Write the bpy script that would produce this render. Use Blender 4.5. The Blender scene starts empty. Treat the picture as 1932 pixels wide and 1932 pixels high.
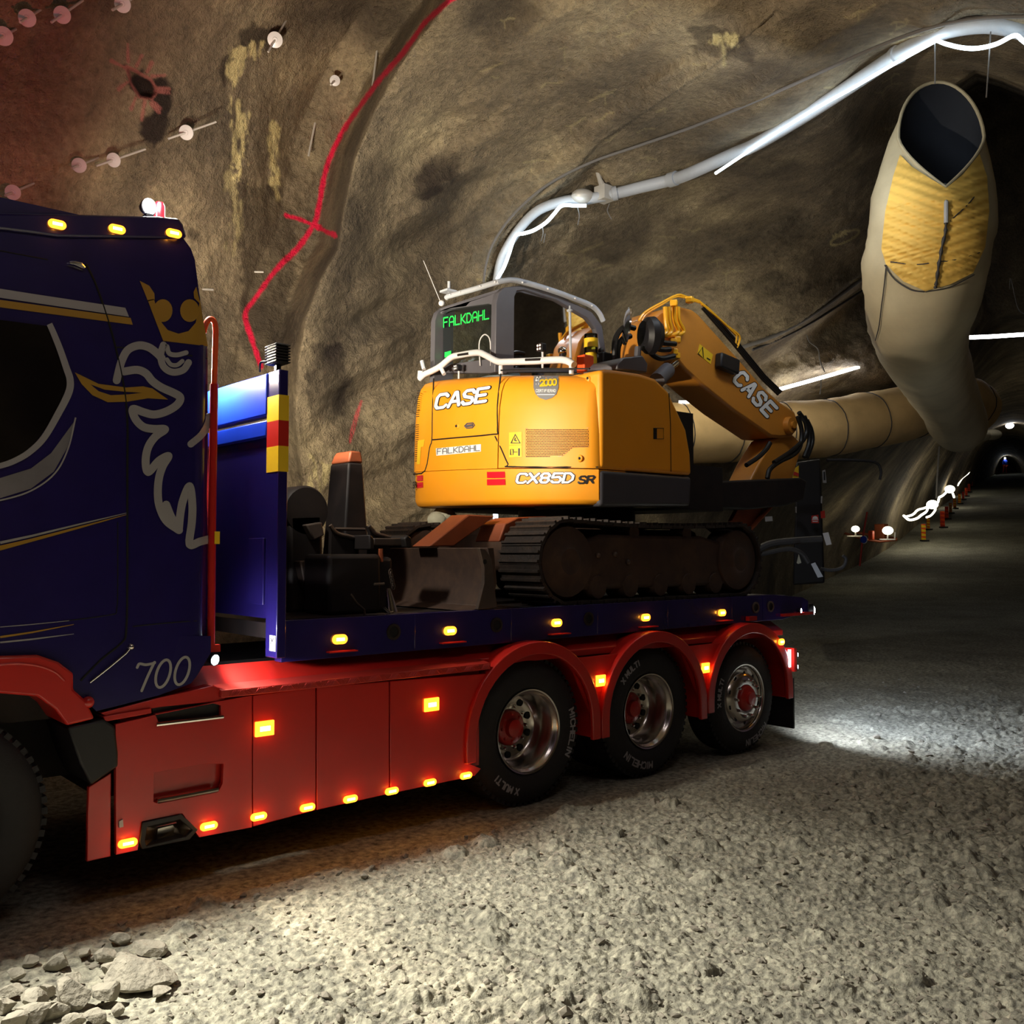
import bpy, math, random
import numpy as np
from mathutils import Vector, Matrix
from mathutils.bvhtree import BVHTree

# ------------------------------------------------------------------ camera, world, exposure
sc = bpy.context.scene
COL = sc.collection
YAW, PITCH, FOC, EYE = math.radians(48.8), math.radians(2.38), 1780.0, 1.82
cam_data = bpy.data.cameras.new('camera')
cam = bpy.data.objects.new('camera', cam_data); COL.objects.link(cam)
cam_data.sensor_fit = 'HORIZONTAL'; cam_data.sensor_width = 36.0
cam_data.lens = 36.0 * FOC / 1932.0
cam_data.clip_start = 0.05; cam_data.clip_end = 400
cam.location = (0, 0, EYE)
cam.rotation_euler = (math.pi / 2 + PITCH, 0, YAW - math.pi / 2)
sc.camera = cam
sc.view_settings.view_transform = 'Standard'
sc.view_settings.look = 'None'
sc.view_settings.gamma = 1.0
sc.view_settings.use_curve_mapping = False
sc.view_settings.exposure = 0.0
try:
    sc.cycles.use_denoising = True
    sc.cycles.max_bounces = 6; sc.cycles.diffuse_bounces = 3; sc.cycles.glossy_bounces = 3
    sc.cycles.transparent_max_bounces = 8; sc.cycles.transmission_bounces = 4
    sc.cycles.sample_clamp_indirect = 4.0
    sc.cycles.caustics_reflective = False; sc.cycles.caustics_refractive = False
except Exception:
    pass
world = bpy.data.worlds.new('ambient_fill'); sc.world = world
world.use_nodes = True
bg = world.node_tree.nodes['Background']
bg.inputs['Color'].default_value = (0.80, 0.55, 0.70, 1); bg.inputs['Strength'].default_value = 0.05  # weak purplish ambient, added to lift the shadows

def lamp(name, kind, loc, power, color, size=0.05, aim=None, cone=None, blend=0.5, size_y=None):
    d = bpy.data.lights.new(name, kind); d.energy = power; d.color = color
    if kind in ('POINT', 'SPOT'): d.shadow_soft_size = size
    if kind == 'AREA':
        d.size = size
        if size_y: d.shape = 'RECTANGLE'; d.size_y = size_y
    if kind == 'SPOT' and cone: d.spot_size = math.radians(cone); d.spot_blend = blend
    o = bpy.data.objects.new(name, d); COL.objects.link(o); o.location = loc
    if aim is not None:
        o.rotation_euler = (Vector(aim) - Vector(loc)).to_track_quat('-Z', 'Y').to_euler()
    return o
# work lamps on the back wall and roof of the cab, an added wall spot, the low lamps along the bed and at the tail
lamp('cab_back_lamp_light', 'POINT', (2.26, 5.75, 3.02), 760, (1.0, 0.88, 0.68), 0.04)
lamp('wall_fill_light', 'SPOT', (2.32, 6.7, 3.25), 620, (1.0, 0.90, 0.70), 0.05, (5.6, 9.4, 4.7), 88, 0.9)  # added spot that brightens the rock wall beyond the truck
lamp('roof_work_lamp_light', 'SPOT', (2.10, 5.50, 3.80), 230, (1.0, 0.96, 0.82), 0.12, (3.2, 2.5, 0.0), 140, 0.3)
lamp('roof_work_lamp_spill', 'POINT', (1.90, 5.13, 3.76), 8, (1.0, 0.94, 0.9), 0.04)
lamp('front_roof_work_lamp_light', 'SPOT', (-0.1, 5.045, 3.75), 2100, (1.0, 0.96, 0.82), 0.02, (1.1, 4.0, 0.0), 88, 0.8)
lamp('far_roof_work_lamp_light', 'SPOT', (-0.2, 7.60, 3.7), 20, (1.0, 0.66, 0.60), 0.06, (0.6, 9.6, 5.0), 160, 0.6)
# an added fill light over the camera, then lamps along the ropes of light
lamp('roof_fill_light', 'AREA', (3.5, 0.2, 6.6), 62, (1.0, 0.90, 0.88), 7.0, (4.5, 5.0, 1.0), size_y=0.3)  # soft fill added for the truck side; no rope is built here
lamp('far_rope_light', 'AREA', (7.0, 4.6, 5.5), 40, (0.85, 0.93, 1.0), 2.5, (9.0, 9.5, 4.5), size_y=0.3)
lamp('duct_rope_light', 'POINT', (12.5, 9.6, 4.75), 38, (1.0, 0.93, 0.72), 0.12)
lamp('rock_rope_light', 'POINT', (14.6, 8.9, 4.6), 16, (1.0, 0.93, 0.80), 0.12)
lamp('low_work_lamp_light', 'SPOT', (2.27, 5.03, 1.245), 22, (0.95, 0.97, 1.0), 0.03, (4.0, 5.25, 1.15), 140, 0.5)
lamp('red_beacon_light', 'SPOT', (1.98, 6.0, 3.95), 80, (1.0, 0.10, 0.07), 0.04, (1.2, 9.0, 6.2), 120, 0.5)
lamp('tail_work_lamp_light', 'SPOT', (8.10, 5.0, 0.80), 120, (0.80, 0.88, 1.0), 0.05, (10.5, 4.0, 0.0), 150, 0.6)
lamp('bed_end_work_lamp_light', 'SPOT', (8.46, 5.0, 1.25), 130, (0.62, 0.76, 1.0), 0.05, (11.5, 3.6, 0.0), 130, 0.8)

# ------------------------------------------------------------------ survey: sight lines of the photograph meeting real planes
_f0 = np.array([math.cos(YAW), math.sin(YAW), 0.0]); _r = np.array([math.sin(YAW), -math.cos(YAW), 0.0]); _u0 = np.array([0, 0, 1.0])
FWD = _f0 * math.cos(PITCH) + _u0 * math.sin(PITCH); UPV = _u0 * math.cos(PITCH) - _f0 * math.sin(PITCH); CAM = np.array([0, 0, EYE])
SIDE = 5.01                                           # the near side of the truck is the plane y = SIDE
def ray(px, py): return FWD + _r * (px - 966) / FOC + UPV * (966 - py) / FOC
def on_y(px, py, y=SIDE): d = ray(px, py); return CAM + d * (y / d[1])
def on_x(px, py, x): d = ray(px, py); return CAM + d * (x / d[0])
def on_z(px, py, z=0.0): d = ray(px, py); return CAM + d * ((z - EYE) / d[2])
def at(px, py, depth): return CAM + ray(px, py) * depth
def S(px, py, y=SIDE): p = on_y(px, py, y); return (p[0], p[2])
def SP(pts, y=SIDE): return [S(a, b, y) for a, b in pts]

# ------------------------------------------------------------------ materials
def lin(c):
    return tuple(((v / 255) / 12.92 if v / 255 <= 0.04045 else ((v / 255 + 0.055) / 1.055) ** 2.4) for v in c)
MATS = {}
def mat(name, rgb, rough=0.5, metal=0.0, coat=0.0, emit=None, es=0.0, var=0.0, vscale=6.0, bump=0.0, bscale=40.0, spec=0.5, dirt=None, dirt_amt=0.0, dirt_scale=3.0):
    m = bpy.data.materials.new(name); m.use_nodes = True
    nt = m.node_tree; b = nt.nodes['Principled BSDF']
    c = lin(rgb)
    b.inputs['Base Color'].default_value = (*c, 1); b.inputs['Roughness'].default_value = rough
    b.inputs['Metallic'].default_value = metal; b.inputs['Specular IOR Level'].default_value = spec
    if coat: b.inputs['Coat Weight'].default_value = coat; b.inputs['Coat Roughness'].default_value = 0.04
    if emit: b.inputs['Emission Color'].default_value = (*emit, 1); b.inputs['Emission Strength'].default_value = es
    tc = nt.nodes.new('ShaderNodeTexCoord')
    n = nt.nodes.new('ShaderNodeTexNoise'); n.inputs['Scale'].default_value = vscale; n.inputs['Detail'].default_value = 6
    nt.links.new(tc.outputs['Object'], n.inputs['Vector'])
    last = None
    if var:
        mx = nt.nodes.new('ShaderNodeMixRGB'); mx.blend_type = 'MULTIPLY'; mx.inputs[0].default_value = 1.0
        r = nt.nodes.new('ShaderNodeMapRange'); r.inputs['From Min'].default_value = 0.3; r.inputs['From Max'].default_value = 0.7
        r.inputs['To Min'].default_value = 1 - var; r.inputs['To Max'].default_value = 1 + var
        nt.links.new(n.outputs['Fac'], r.inputs['Value'])
        mx.inputs[1].default_value = (*c, 1); nt.links.new(r.outputs['Result'], mx.inputs[2])
        nt.links.new(mx.outputs[0], b.inputs['Base Color']); last = mx.outputs[0]
    if dirt:
        n3 = nt.nodes.new('ShaderNodeTexNoise'); n3.inputs['Scale'].default_value = dirt_scale; n3.inputs['Detail'].default_value = 8; n3.inputs['Roughness'].default_value = 0.7
        nt.links.new(tc.outputs['Object'], n3.inputs['Vector'])
        r3 = nt.nodes.new('ShaderNodeMapRange'); r3.inputs['From Min'].default_value = 0.45; r3.inputs['From Max'].default_value = 0.7
        r3.inputs['To Min'].default_value = 0; r3.inputs['To Max'].default_value = dirt_amt
        nt.links.new(n3.outputs['Fac'], r3.inputs['Value'])
        m3 = nt.nodes.new('ShaderNodeMixRGB'); nt.links.new(r3.outputs['Result'], m3.inputs[0])
        m3.inputs[1].default_value = (*c, 1)
        if last: nt.links.new(last, m3.inputs[1])
        m3.inputs[2].default_value = (*lin(dirt), 1); nt.links.new(m3.outputs[0], b.inputs['Base Color'])
    if bump:
        n2 = nt.nodes.new('ShaderNodeTexNoise'); n2.inputs['Scale'].default_value = bscale; n2.inputs['Detail'].default_value = 5
        nt.links.new(tc.outputs['Object'], n2.inputs['Vector'])
        bp = nt.nodes.new('ShaderNodeBump'); bp.inputs['Strength'].default_value = bump; bp.inputs['Distance'].default_value = 0.02
        nt.links.new(n2.outputs['Fac'], bp.inputs['Height']); nt.links.new(bp.outputs['Normal'], b.inputs['Normal'])
    MATS[name] = m
    return m
M = MATS
mat('navy_paint', (30, 22, 84), 0.25, 0.0, 0.6, var=0.08)
mat('blue_paint', (24, 60, 200), 0.35, 0.0, 0.3, var=0.06)
mat('red_paint', (196, 34, 26), 0.34, 0.0, 0.35, var=0.05, dirt=(120, 40, 30), dirt_amt=0.25)
mat('red_tread', (190, 52, 44), 0.45, 0.3, 0.2, var=0.1)
mat('silver_film', (176, 172, 172), 0.35, 0.25)
mat('swoosh_film', (150, 146, 150), 0.25, 0.3, 0.5, var=0.15, vscale=5)
mat('gold_film', (176, 134, 48), 0.4, 0.1)
mat('chrome', (225, 222, 220), 0.12, 1.0)
mat('alloy', (205, 198, 192), 0.22, 1.0, var=0.05)
mat('dark_hole', (10, 9, 9), 0.8)
mat('rubber', (30, 27, 29), 0.75, var=0.15, vscale=20, bump=0.15, bscale=60)
mat('rubber_letter', (150, 146, 150), 0.8)
mat('black_plastic', (24, 22, 26), 0.5, var=0.1)
mat('dark_steel', (36, 30, 30), 0.55, 0.3, var=0.2, dirt=(54, 42, 37), dirt_amt=0.5)
mat('worn_steel', (78, 66, 60), 0.55, 0.35, var=0.2, dirt=(108, 84, 64), dirt_amt=0.6)
mat('window_dark', (9, 7, 12), 0.06, 0.0, 0.5)
mat('amber_lens', (255, 140, 20), 0.3, emit=(1.0, 0.30, 0.02), es=3.5)
mat('amber_led', (255, 190, 80), 0.3, emit=(1.0, 0.50, 0.06), es=34.0)
mat('white_led', (255, 255, 255), 0.3, emit=(0.80, 0.92, 1.0), es=60.0)
mat('red_lens', (220, 10, 20), 0.3, emit=(1.0, 0.02, 0.03), es=2.5)
mat('red_reflector', (214, 30, 44), 0.25, 0, 0.5)
mat('yellow_film', (240, 196, 40), 0.4)
mat('red_film', (190, 36, 24), 0.4)
mat('machine_yellow', (246, 158, 26), 0.5, 0.0, 0.0, var=0.03, dirt=(214, 150, 60), dirt_amt=0.25)
mat('machine_boom', (206, 132, 44), 0.42, 0.0, 0.2, var=0.06, dirt=(150, 100, 40), dirt_amt=0.35)
mat('machine_grey', (92, 90, 96), 0.45, 0.0, 0.1, var=0.06)
mat('machine_skirt', (70, 68, 74), 0.42, 0.0, 0.2, var=0.06)
mat('white_paint', (226, 222, 222), 0.35, 0.0, 0.2)
mat('white_film', (240, 240, 240), 0.4)
mat('ink', (26, 24, 26), 0.5)
mat('grey_ink', (120, 120, 124), 0.5)
mat('green_film', (40, 214, 90), 0.5)
mat('track_steel', (38, 30, 27), 0.7, 0.2, var=0.3, vscale=14, dirt=(64, 48, 38), dirt_amt=0.7, dirt_scale=8, bump=0.4, bscale=30)
mat('muddy_plate', (62, 44, 36), 0.7, 0.15, var=0.2, dirt=(88, 64, 48), dirt_amt=0.7, dirt_scale=5)
mat('rust_lit_plate', (150, 74, 40), 0.6, 0.2, var=0.2, dirt=(90, 50, 34), dirt_amt=0.6)  # rusty orange; also stands in for orange light on excavator plates
mat('hose', (22, 20, 20), 0.45)
mat('yellow_pipe', (255, 184, 40), 0.3, 0.0, 0.4)
mat('duct_cloth', (206, 192, 158), 0.75, var=0.07, vscale=2.0, dirt=(150, 138, 112), dirt_amt=0.3, dirt_scale=1.5)
mat('duct_yellow', (240, 196, 96), 0.7, var=0.08, vscale=3.0)
mat('duct_tan', (226, 192, 136), 0.72, var=0.07, vscale=2.5, dirt=(160, 130, 90), dirt_amt=0.3, dirt_scale=1.5)
mat('duct_shade', (28, 32, 42), 0.8, var=0.1)  # shade inside the duct, put in as a dark colour
mat('cable', (116, 112, 110), 0.6)
mat('cable_dark', (60, 58, 60), 0.6)
mat('pipe_grey', (190, 194, 202), 0.5, var=0.1, dirt=(120, 120, 120), dirt_amt=0.4)
mat('led_rope', (255, 255, 255), 0.4, emit=(0.72, 0.90, 1.0), es=7.0)
mat('led_far', (255, 255, 255), 0.4, emit=(0.95, 0.97, 1.0), es=14.0)
mat('warm_led', (255, 250, 220), 0.4, emit=(1.0, 0.95, 0.72), es=5.0)
mat('galvanised', (206, 200, 192), 0.45, 0.2, var=0.08)
mat('board_orange', (236, 84, 22), 0.5, emit=(0.9, 0.2, 0.03), es=0.0)
mat('barrier_red', (196, 44, 30), 0.5)
mat('sign_blue', (40, 70, 190), 0.5)
mat('jacket_blue', (40, 80, 220), 0.7)
mat('trousers_orange', (190, 60, 40), 0.8)
mat('skin', (200, 150, 120), 0.6)
mat('seat_cloth', (128, 134, 134), 0.8)
mat('stone', (156, 150, 136), 0.9, var=0.35, vscale=14, bump=0.9, bscale=34, dirt=(92, 86, 76), dirt_amt=0.6, dirt_scale=7)
mat('gravel_stone', (138, 132, 120), 0.92, var=0.3, vscale=4)
mat('rag', (170, 168, 150), 0.9, var=0.15, bump=0.4, bscale=30)

def glass(name, tint, alpha):
    m = bpy.data.materials.new(name); m.use_nodes = True; nt = m.node_tree
    nt.nodes.remove(nt.nodes['Principled BSDF']); out = nt.nodes['Material Output']
    g = nt.nodes.new('ShaderNodeBsdfGlossy'); g.inputs['Roughness'].default_value = 0.03
    t = nt.nodes.new('ShaderNodeBsdfTransparent'); t.inputs['Color'].default_value = (*tint, 1)
    fr = nt.nodes.new('ShaderNodeFresnel'); fr.inputs['IOR'].default_value = 1.5
    mx = nt.nodes.new('ShaderNodeMixShader'); nt.links.new(fr.outputs[0], mx.inputs[0])
    nt.links.new(t.outputs[0], mx.inputs[1]); nt.links.new(g.outputs[0], mx.inputs[2]); nt.links.new(mx.outputs[0], out.inputs['Surface'])
    MATS[name] = m
glass('cab_glass', (0.72, 0.80, 0.78), 0.5)

# ------------------------------------------------------------------ mesh builder
WLOC = {}
def spline(pts, n=8, closed=False):
    P = [np.array(p, float) for p in pts]; out = []; L = len(P)
    rng = range(L if closed else L - 1)
    for i in rng:
        p0 = P[(i - 1) % L] if (closed or i > 0) else 2 * P[0] - P[1]
        p1 = P[i]; p2 = P[(i + 1) % L]
        p3 = P[(i + 2) % L] if (closed or i + 2 < L) else 2 * P[-1] - P[-2]
        for k in range(n):
            t = k / n
            out.append(0.5 * ((2 * p1) + (-p0 + p2) * t + (2 * p0 - 5 * p1 + 4 * p2 - p3) * t * t + (-p0 + 3 * p1 - 3 * p2 + p3) * t ** 3))
    if not closed: out.append(P[-1])
    return out
class MB:
    def __init__(s): s.v = []; s.f = []
    def add(s, vs, fs):
        o = len(s.v); s.v += [tuple(map(float, p)) for p in vs]; s.f += [tuple(i + o for i in f) for f in fs]; return s
    def box(s, x0, x1, y0, y1, z0, z1, rz=0.0, tilt=None):
        vs = [(x, y, z) for z in (z0, z1) for y in (y0, y1) for x in (x0, x1)]
        if rz or tilt:
            c = np.array([(x0 + x1) / 2, (y0 + y1) / 2, (z0 + z1) / 2]); m = Matrix.Rotation(rz, 3, 'Z')
            if tilt: m = m @ Matrix.Rotation(tilt[0], 3, tilt[1])
            vs = [tuple(np.array(m @ Vector(np.array(p) - c)) + c) for p in vs]
        return s.add(vs, [(0, 2, 3, 1), (4, 5, 7, 6), (0, 1, 5, 4), (2, 6, 7, 3), (0, 4, 6, 2), (1, 3, 7, 5)])
    def loft(s, rings, closed=True, caps=True):
        n = len(rings[0]); vs = [p for r in rings for p in r]; fs = []
        for i in range(len(rings) - 1):
            for j in range(n if closed else n - 1):
                a, b = i * n + j, i * n + (j + 1) % n
                fs.append((a, b, b + n, a + n))
        if caps and closed:
            fs.append(tuple(reversed(range(n)))); fs.append(tuple(range((len(rings) - 1) * n, len(rings) * n)))
        return s.add(vs, fs)
    def prism(s, poly, y0, y1):                      # polygon in x,z extruded along y
        return s.loft([[(x, y0, z) for x, z in poly], [(x, y1, z) for x, z in poly]])
    def prism_z(s, poly, z0, z1):
        return s.loft([[(x, y, z0) for x, y in poly], [(x, y, z1) for x, y in poly]])
    def prism_x(s, poly, x0, x1):                    # polygon in y,z extruded along x
        return s.loft([[(x0, y, z) for y, z in poly], [(x1, y, z) for y, z in poly]])
    def tube(s, pts, r, n=10, closed=False, caps=True):
        P = [np.array(p, float) for p in pts]; L = len(P); rings = []
        rr = r if hasattr(r, '__len__') else [r] * L
        up = None
        for i in range(L):
            if closed: t = P[(i + 1) % L] - P[i - 1]
            else: t = P[min(i + 1, L - 1)] - P[max(i - 1, 0)]
            t = t / (np.linalg.norm(t) + 1e-12)
            if up is None:
                up = np.array([0, 0, 1.0]) if abs(t[2]) < 0.9 else np.array([1.0, 0, 0])
            a = np.cross(t, up); a /= (np.linalg.norm(a) + 1e-12); up = np.cross(a, t)
            rings.append([P[i] + rr[i] * (math.cos(2 * math.pi * k / n) * a + math.sin(2 * math.pi * k / n) * up) for k in range(n)])
        if closed: rings.append(rings[0])
        return s.loft(rings, True, caps and not closed)
    def lathe(s, prof, c, axis='y', n=40, a0=0.0, a1=2 * math.pi):   # prof: (radius, height along axis)
        full = abs(a1 - a0 - 2 * math.pi) < 1e-6; m = n if full else n + 1; rings = []
        for k in range(m):
            a = a0 + (a1 - a0) * k / n; ca, sa = math.cos(a), math.sin(a)
            if axis == 'y': rings.append([(c[0] + r * ca, c[1] + h, c[2] + r * sa) for r, h in prof])
            elif axis == 'z': rings.append([(c[0] + r * ca, c[1] + r * sa, c[2] + h) for r, h in prof])
            else: rings.append([(c[0] + h, c[1] + r * ca, c[2] + r * sa) for r, h in prof])
        if full: rings.append(rings[0])
        return s.loft(rings, False, False)
    def ball(s, c, r, n=12, sq=(1, 1, 1)):
        prof = [(max(1e-4, r * math.sin(math.pi * i / n)), -r * math.cos(math.pi * i / n)) for i in range(n + 1)]
        b = MB(); b.lathe(prof, (0, 0, 0), 'z', n * 2)
        return s.add([(c[0] + x * sq[0], c[1] + y * sq[1], c[2] + z * sq[2]) for x, y, z in b.v], b.f)
    def ribbon(s, pts, w, mapf=None, closed=False):   # flat stroke in a 2-D chart, mapf((a, b)) -> 3-D
        P = [np.array(p, float)[:2] for p in pts]; L = len(P); vs = []
        ww = w if hasattr(w, '__len__') else [w] * L
        for i in range(L):
            if closed: a, b = P[i - 1], P[(i + 1) % L]
            else: a, b = P[max(i - 1, 0)], P[min(i + 1, L - 1)]
            t = b - a; t /= (np.linalg.norm(t) + 1e-12); nrm = np.array([-t[1], t[0]])
            if 0 < i < L - 1 or closed:                # mitre
                t1 = P[i] - P[i - 1]; t1 /= (np.linalg.norm(t1) + 1e-12); k = 1 / max(0.55, abs(t1 @ t))
            else: k = 1
            vs += [P[i] - nrm * ww[i] / 2 * k, P[i] + nrm * ww[i] / 2 * k]
        fs = [(2 * i, 2 * i + 2, 2 * i + 3, 2 * i + 1) for i in range(L - 1)]
        if closed: fs.append((2 * L - 2, 0, 1, 2 * L - 1))
        return s.add([mapf(p) for p in vs] if mapf else [(p[0], p[1], 0) for p in vs], fs)
    def stroke(s, pts, w, mapf):
        """rounded stroke in a 2-D chart; each piece is lifted a hair above the one before; mapf(p, lift)"""
        P = [np.array(p, float)[:2] for p in pts]; e = 0.0
        for i, p in enumerate(P):
            e = 0.00003 * i; s.add([mapf(p + w / 2 * np.array([math.cos(u), math.sin(u)]), e) for u in np.arange(12) * math.pi / 6], [tuple(range(12))])
            if i + 1 < len(P):
                q = P[i + 1]; t = (q - p) / (np.linalg.norm(q - p) + 1e-12); n = np.array([-t[1], t[0]]) * w / 2
                s.add([mapf(x, e + 0.000015) for x in (p - n, q - n, q + n, p + n)], [(0, 1, 2, 3)])
        return s
    def build(s, name, material, parent=None, origin=None, bevel=0.0, seg=2, smooth=35, kind=None, label=None, recalc=True):
        me = bpy.data.meshes.new(name)
        if origin is None: origin = WLOC.get(parent.name, (0, 0, 0)) if parent else (0, 0, 0)
        o3 = np.array(origin, float)
        me.from_pydata([tuple(np.array(p) - o3) for p in s.v], [], s.f)
        me.validate()
        if recalc:
            import bmesh
            b = bmesh.new(); b.from_mesh(me); bmesh.ops.remove_doubles(b, verts=b.verts, dist=1e-6)
            bmesh.ops.recalc_face_normals(b, faces=b.faces); b.to_mesh(me); b.free()
        me.materials.append(material if not isinstance(material, str) else MATS[material])
        ob = bpy.data.objects.new(name, me); COL.objects.link(ob)
        if parent:
            ob.parent = parent; ob.location = tuple(o3 - np.array(WLOC.get(parent.name, (0, 0, 0))))
        else: ob.location = tuple(o3)
        WLOC[ob.name] = tuple(o3)
        if smooth:
            me.polygons.foreach_set('use_smooth', [True] * len(me.polygons)); me.set_sharp_from_angle(angle=math.radians(smooth))
        if bevel:
            md = ob.modifiers.new('edge', 'BEVEL'); md.width = bevel; md.segments = seg; md.limit_method = 'ANGLE'; md.angle_limit = math.radians(40)
        if kind: ob['kind'] = kind
        if label: ob['label'] = label
        return ob
    def bvh(s): return BVHTree.FromPolygons([Vector(p) for p in s.v], s.f)
def tag(o, label, cat, group=None, kind=None):
    o['label'] = label; o['category'] = cat
    if group: o['group'] = group
    if kind: o['kind'] = kind
    return o
def thing(name, loc, label, cat, group=None):
    o = bpy.data.objects.new(name, None); COL.objects.link(o); o.location = loc; o.empty_display_size = 0.2
    WLOC[o.name] = tuple(loc); return tag(o, label, cat, group)
def dup(root, loc=None, rot=None, label=None):
    def cp(o, par):
        c = o.copy(); COL.objects.link(c)
        if par: c.parent = par
        for ch in o.children: cp(ch, c)
        return c
    r = cp(root, None)
    if loc is not None: r.location = loc
    if rot is not None: r.rotation_euler = rot
    if label: r['label'] = label
    return r
def hit(bvh, px, py, off=0.0):
    d = ray(px, py); d = d / np.linalg.norm(d)
    loc, nor, i, dist = bvh.ray_cast(Vector(CAM), Vector(d))
    if loc is None: return None
    n = np.array(nor)
    if n @ d > 0: n = -n
    return np.array(loc) + n * off

# ------------------------------------------------------------------ stroke lettering
G = {
 'A': [[(0, 0), (.42, 1), (.58, 1), (1, 0)], [(.2, .33), (.8, .33)]],
 'C': [[(1, .85), (.8, 1), (.2, 1), (0, .8), (0, .2), (.2, 0), (.8, 0), (1, .15)]],
 'D': [[(0, 0), (0, 1), (.6, 1), (1, .7), (1, .3), (.6, 0), (0, 0)]],
 'E': [[(1, 1), (0, 1), (0, 0), (1, 0)], [(0, .5), (.85, .5)]],
 'F': [[(0, 0), (0, 1), (1, 1)], [(0, .5), (.8, .5)]],
 'H': [[(0, 0), (0, 1)], [(1, 0), (1, 1)], [(0, .5), (1, .5)]],
 'I': [[(.5, 0), (.5, 1)]],
 'K': [[(0, 0), (0, 1)], [(1, 1), (.15, .5), (1, 0)]],
 'L': [[(0, 1), (0, 0), (1, 0)]],
 'M': [[(0, 0), (0, 1), (.5, .35), (1, 1), (1, 0)]],
 'N': [[(0, 0), (0, 1), (1, 0), (1, 1)]],
 'O': [[(.25, 0), (0, .25), (0, .75), (.25, 1), (.75, 1), (1, .75), (1, .25), (.75, 0), (.25, 0)]],
 'P': [[(0, 0), (0, 1), (.8, 1), (1, .8), (.8, .5), (0, .5)]],
 'R': [[(0, 0), (0, 1), (.8, 1), (1, .8), (.8, .5), (0, .5)], [(.5, .5), (1, 0)]],
 'S': [[(1, .82), (.8, 1), (.2, 1), (0, .8), (.15, .58), (.85, .42), (1, .2), (.8, 0), (.2, 0), (0, .18)]],
 'T': [[(.5, 0), (.5, 1)], [(0, 1), (1, 1)]],
 'U': [[(0, 1), (0, .2), (.25, 0), (.75, 0), (1, .2), (1, 1)]],
 'V': [[(0, 1), (.5, 0), (1, 1)]],
 'X': [[(0, 0), (1, 1)], [(0, 1), (1, 0)]],
 '0': [[(.25, 0), (0, .25), (0, .75), (.25, 1), (.75, 1), (1, .75), (1, .25), (.75, 0), (.25, 0)]],
 '2': [[(0, .8), (.2, 1), (.8, 1), (1, .8), (1, .6), (0, 0), (1, 0)]],
 '5': [[(1, 1), (.1, 1), (0, .55), (.75, .6), (1, .4), (1, .2), (.8, 0), (.2, 0), (0, .15)]],
 '8': [[(.2, .52), (0, .75), (.25, 1), (.75, 1), (1, .75), (.8, .52), (.2, .52), (0, .25), (.25, 0), (.75, 0), (1, .25), (.8, .52)]],
 # rounded square letters of the haulier's mark
 'a': [[(0, 0), (0, .75), (.25, 1), (.75, 1), (1, .75), (1, 0)], [(0, .4), (1, .4)]],
 'r': [[(0, 0), (0, .8), (.3, 1), (1, 1)]],
 'f': [[(.3, 0), (.3, .75), (.6, 1), (1, .95)], [(0, .55), (.9, .55)]],
}
def text(mb, s, mapf, h=1.0, w=0.7, gap=0.25, sw=0.14, slant=0.0):
    """letters of height h and width w from (0,0) rightwards in the chart (a, b); stroke width sw"""
    x = 0.0
    for ch in s:
        if ch == ' ': x += w * 0.7; continue
        ww = w * (0.35 if ch == 'I' else 1.0)
        for st in G[ch]:
            q = [np.array((x + p[0] * ww + slant * p[1] * h, p[1] * h)) for p in st]
            if mapf is None: mb.ribbon(q, sw); continue
            e = q[0] - q[1]; q[0] = q[0] + e / (np.linalg.norm(e) + 1e-9) * sw * 0.1
            fine = []
            for i in range(len(q) - 1):
                m = max(1, int(np.linalg.norm(q[i + 1] - q[i]) / (h * 0.45))); fine += [q[i] + (q[i + 1] - q[i]) * k / m for k in range(m)]
            fine.append(q[-1])
            def lifted(p, e):
                o = np.array(mapf(p)); d = CAM - o; return o + d / np.linalg.norm(d) * e
            mb.stroke(fine, sw, lifted)
        x += ww + gap
    return x - gap

# ------------------------------------------------------------------ noise
def _hash(i, j, k, s):
    h = (i * 374761393 + j * 668265263 + k * 2147483647 + s * 974711) & 0xFFFFFFFF
    h = ((h ^ (h >> 13)) * 1274126177) & 0xFFFFFFFF
    h = (h ^ (h >> 16)) & 0xFFFFFFFF
    return h.astype(np.float64) / 4294967295.0
def vnoise(x, y, z, s=0):
    xi, yi, zi = (np.floor(v).astype(np.int64) for v in (x, y, z))
    fx, fy, fz = x - xi, y - yi, z - zi
    fx, fy, fz = (t * t * t * (t * (t * 6 - 15) + 10) for t in (fx, fy, fz))
    r = 0
    for a in (0, 1):
        for b in (0, 1):
            for c in (0, 1):
                r = r + _hash(xi + a, yi + b, zi + c, s) * (fx if a else 1 - fx) * (fy if b else 1 - fy) * (fz if c else 1 - fz)
    return r * 2 - 1
def fbm(x, y, z, octs=4, s=0, gain=0.5):
    r = 0; a = 1.0; n = 0
    for o in range(octs):
        r = r + a * vnoise(x * 2 ** o, y * 2 ** o, z * 2 ** o, s + o * 17); n += a; a *= gain
    return r / n
def worley(x, y, s=0):
    xi, yi = np.floor(x).astype(np.int64), np.floor(y).astype(np.int64); z0 = np.zeros_like(xi)
    d1 = np.full(x.shape, 9.0); d2 = np.full(x.shape, 9.0); hid = np.zeros(x.shape)
    for a in (-1, 0, 1):
        for b in (-1, 0, 1):
            cx = xi + a + _hash(xi + a, yi + b, z0, s); cy = yi + b + _hash(xi + a, yi + b, z0, s + 5)
            d = np.hypot(cx - x, cy - y); hh = _hash(xi + a, yi + b, z0, s + 9)
            m = d < d1
            d2 = np.where(m, d1, np.minimum(d2, d)); hid = np.where(m, hh, hid); d1 = np.minimum(d1, d)
    return d1, d2, hid
def sstep(a, b, x): t = np.clip((x - a) / (b - a), 0, 1); return t * t * (3 - 2 * t)
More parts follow.
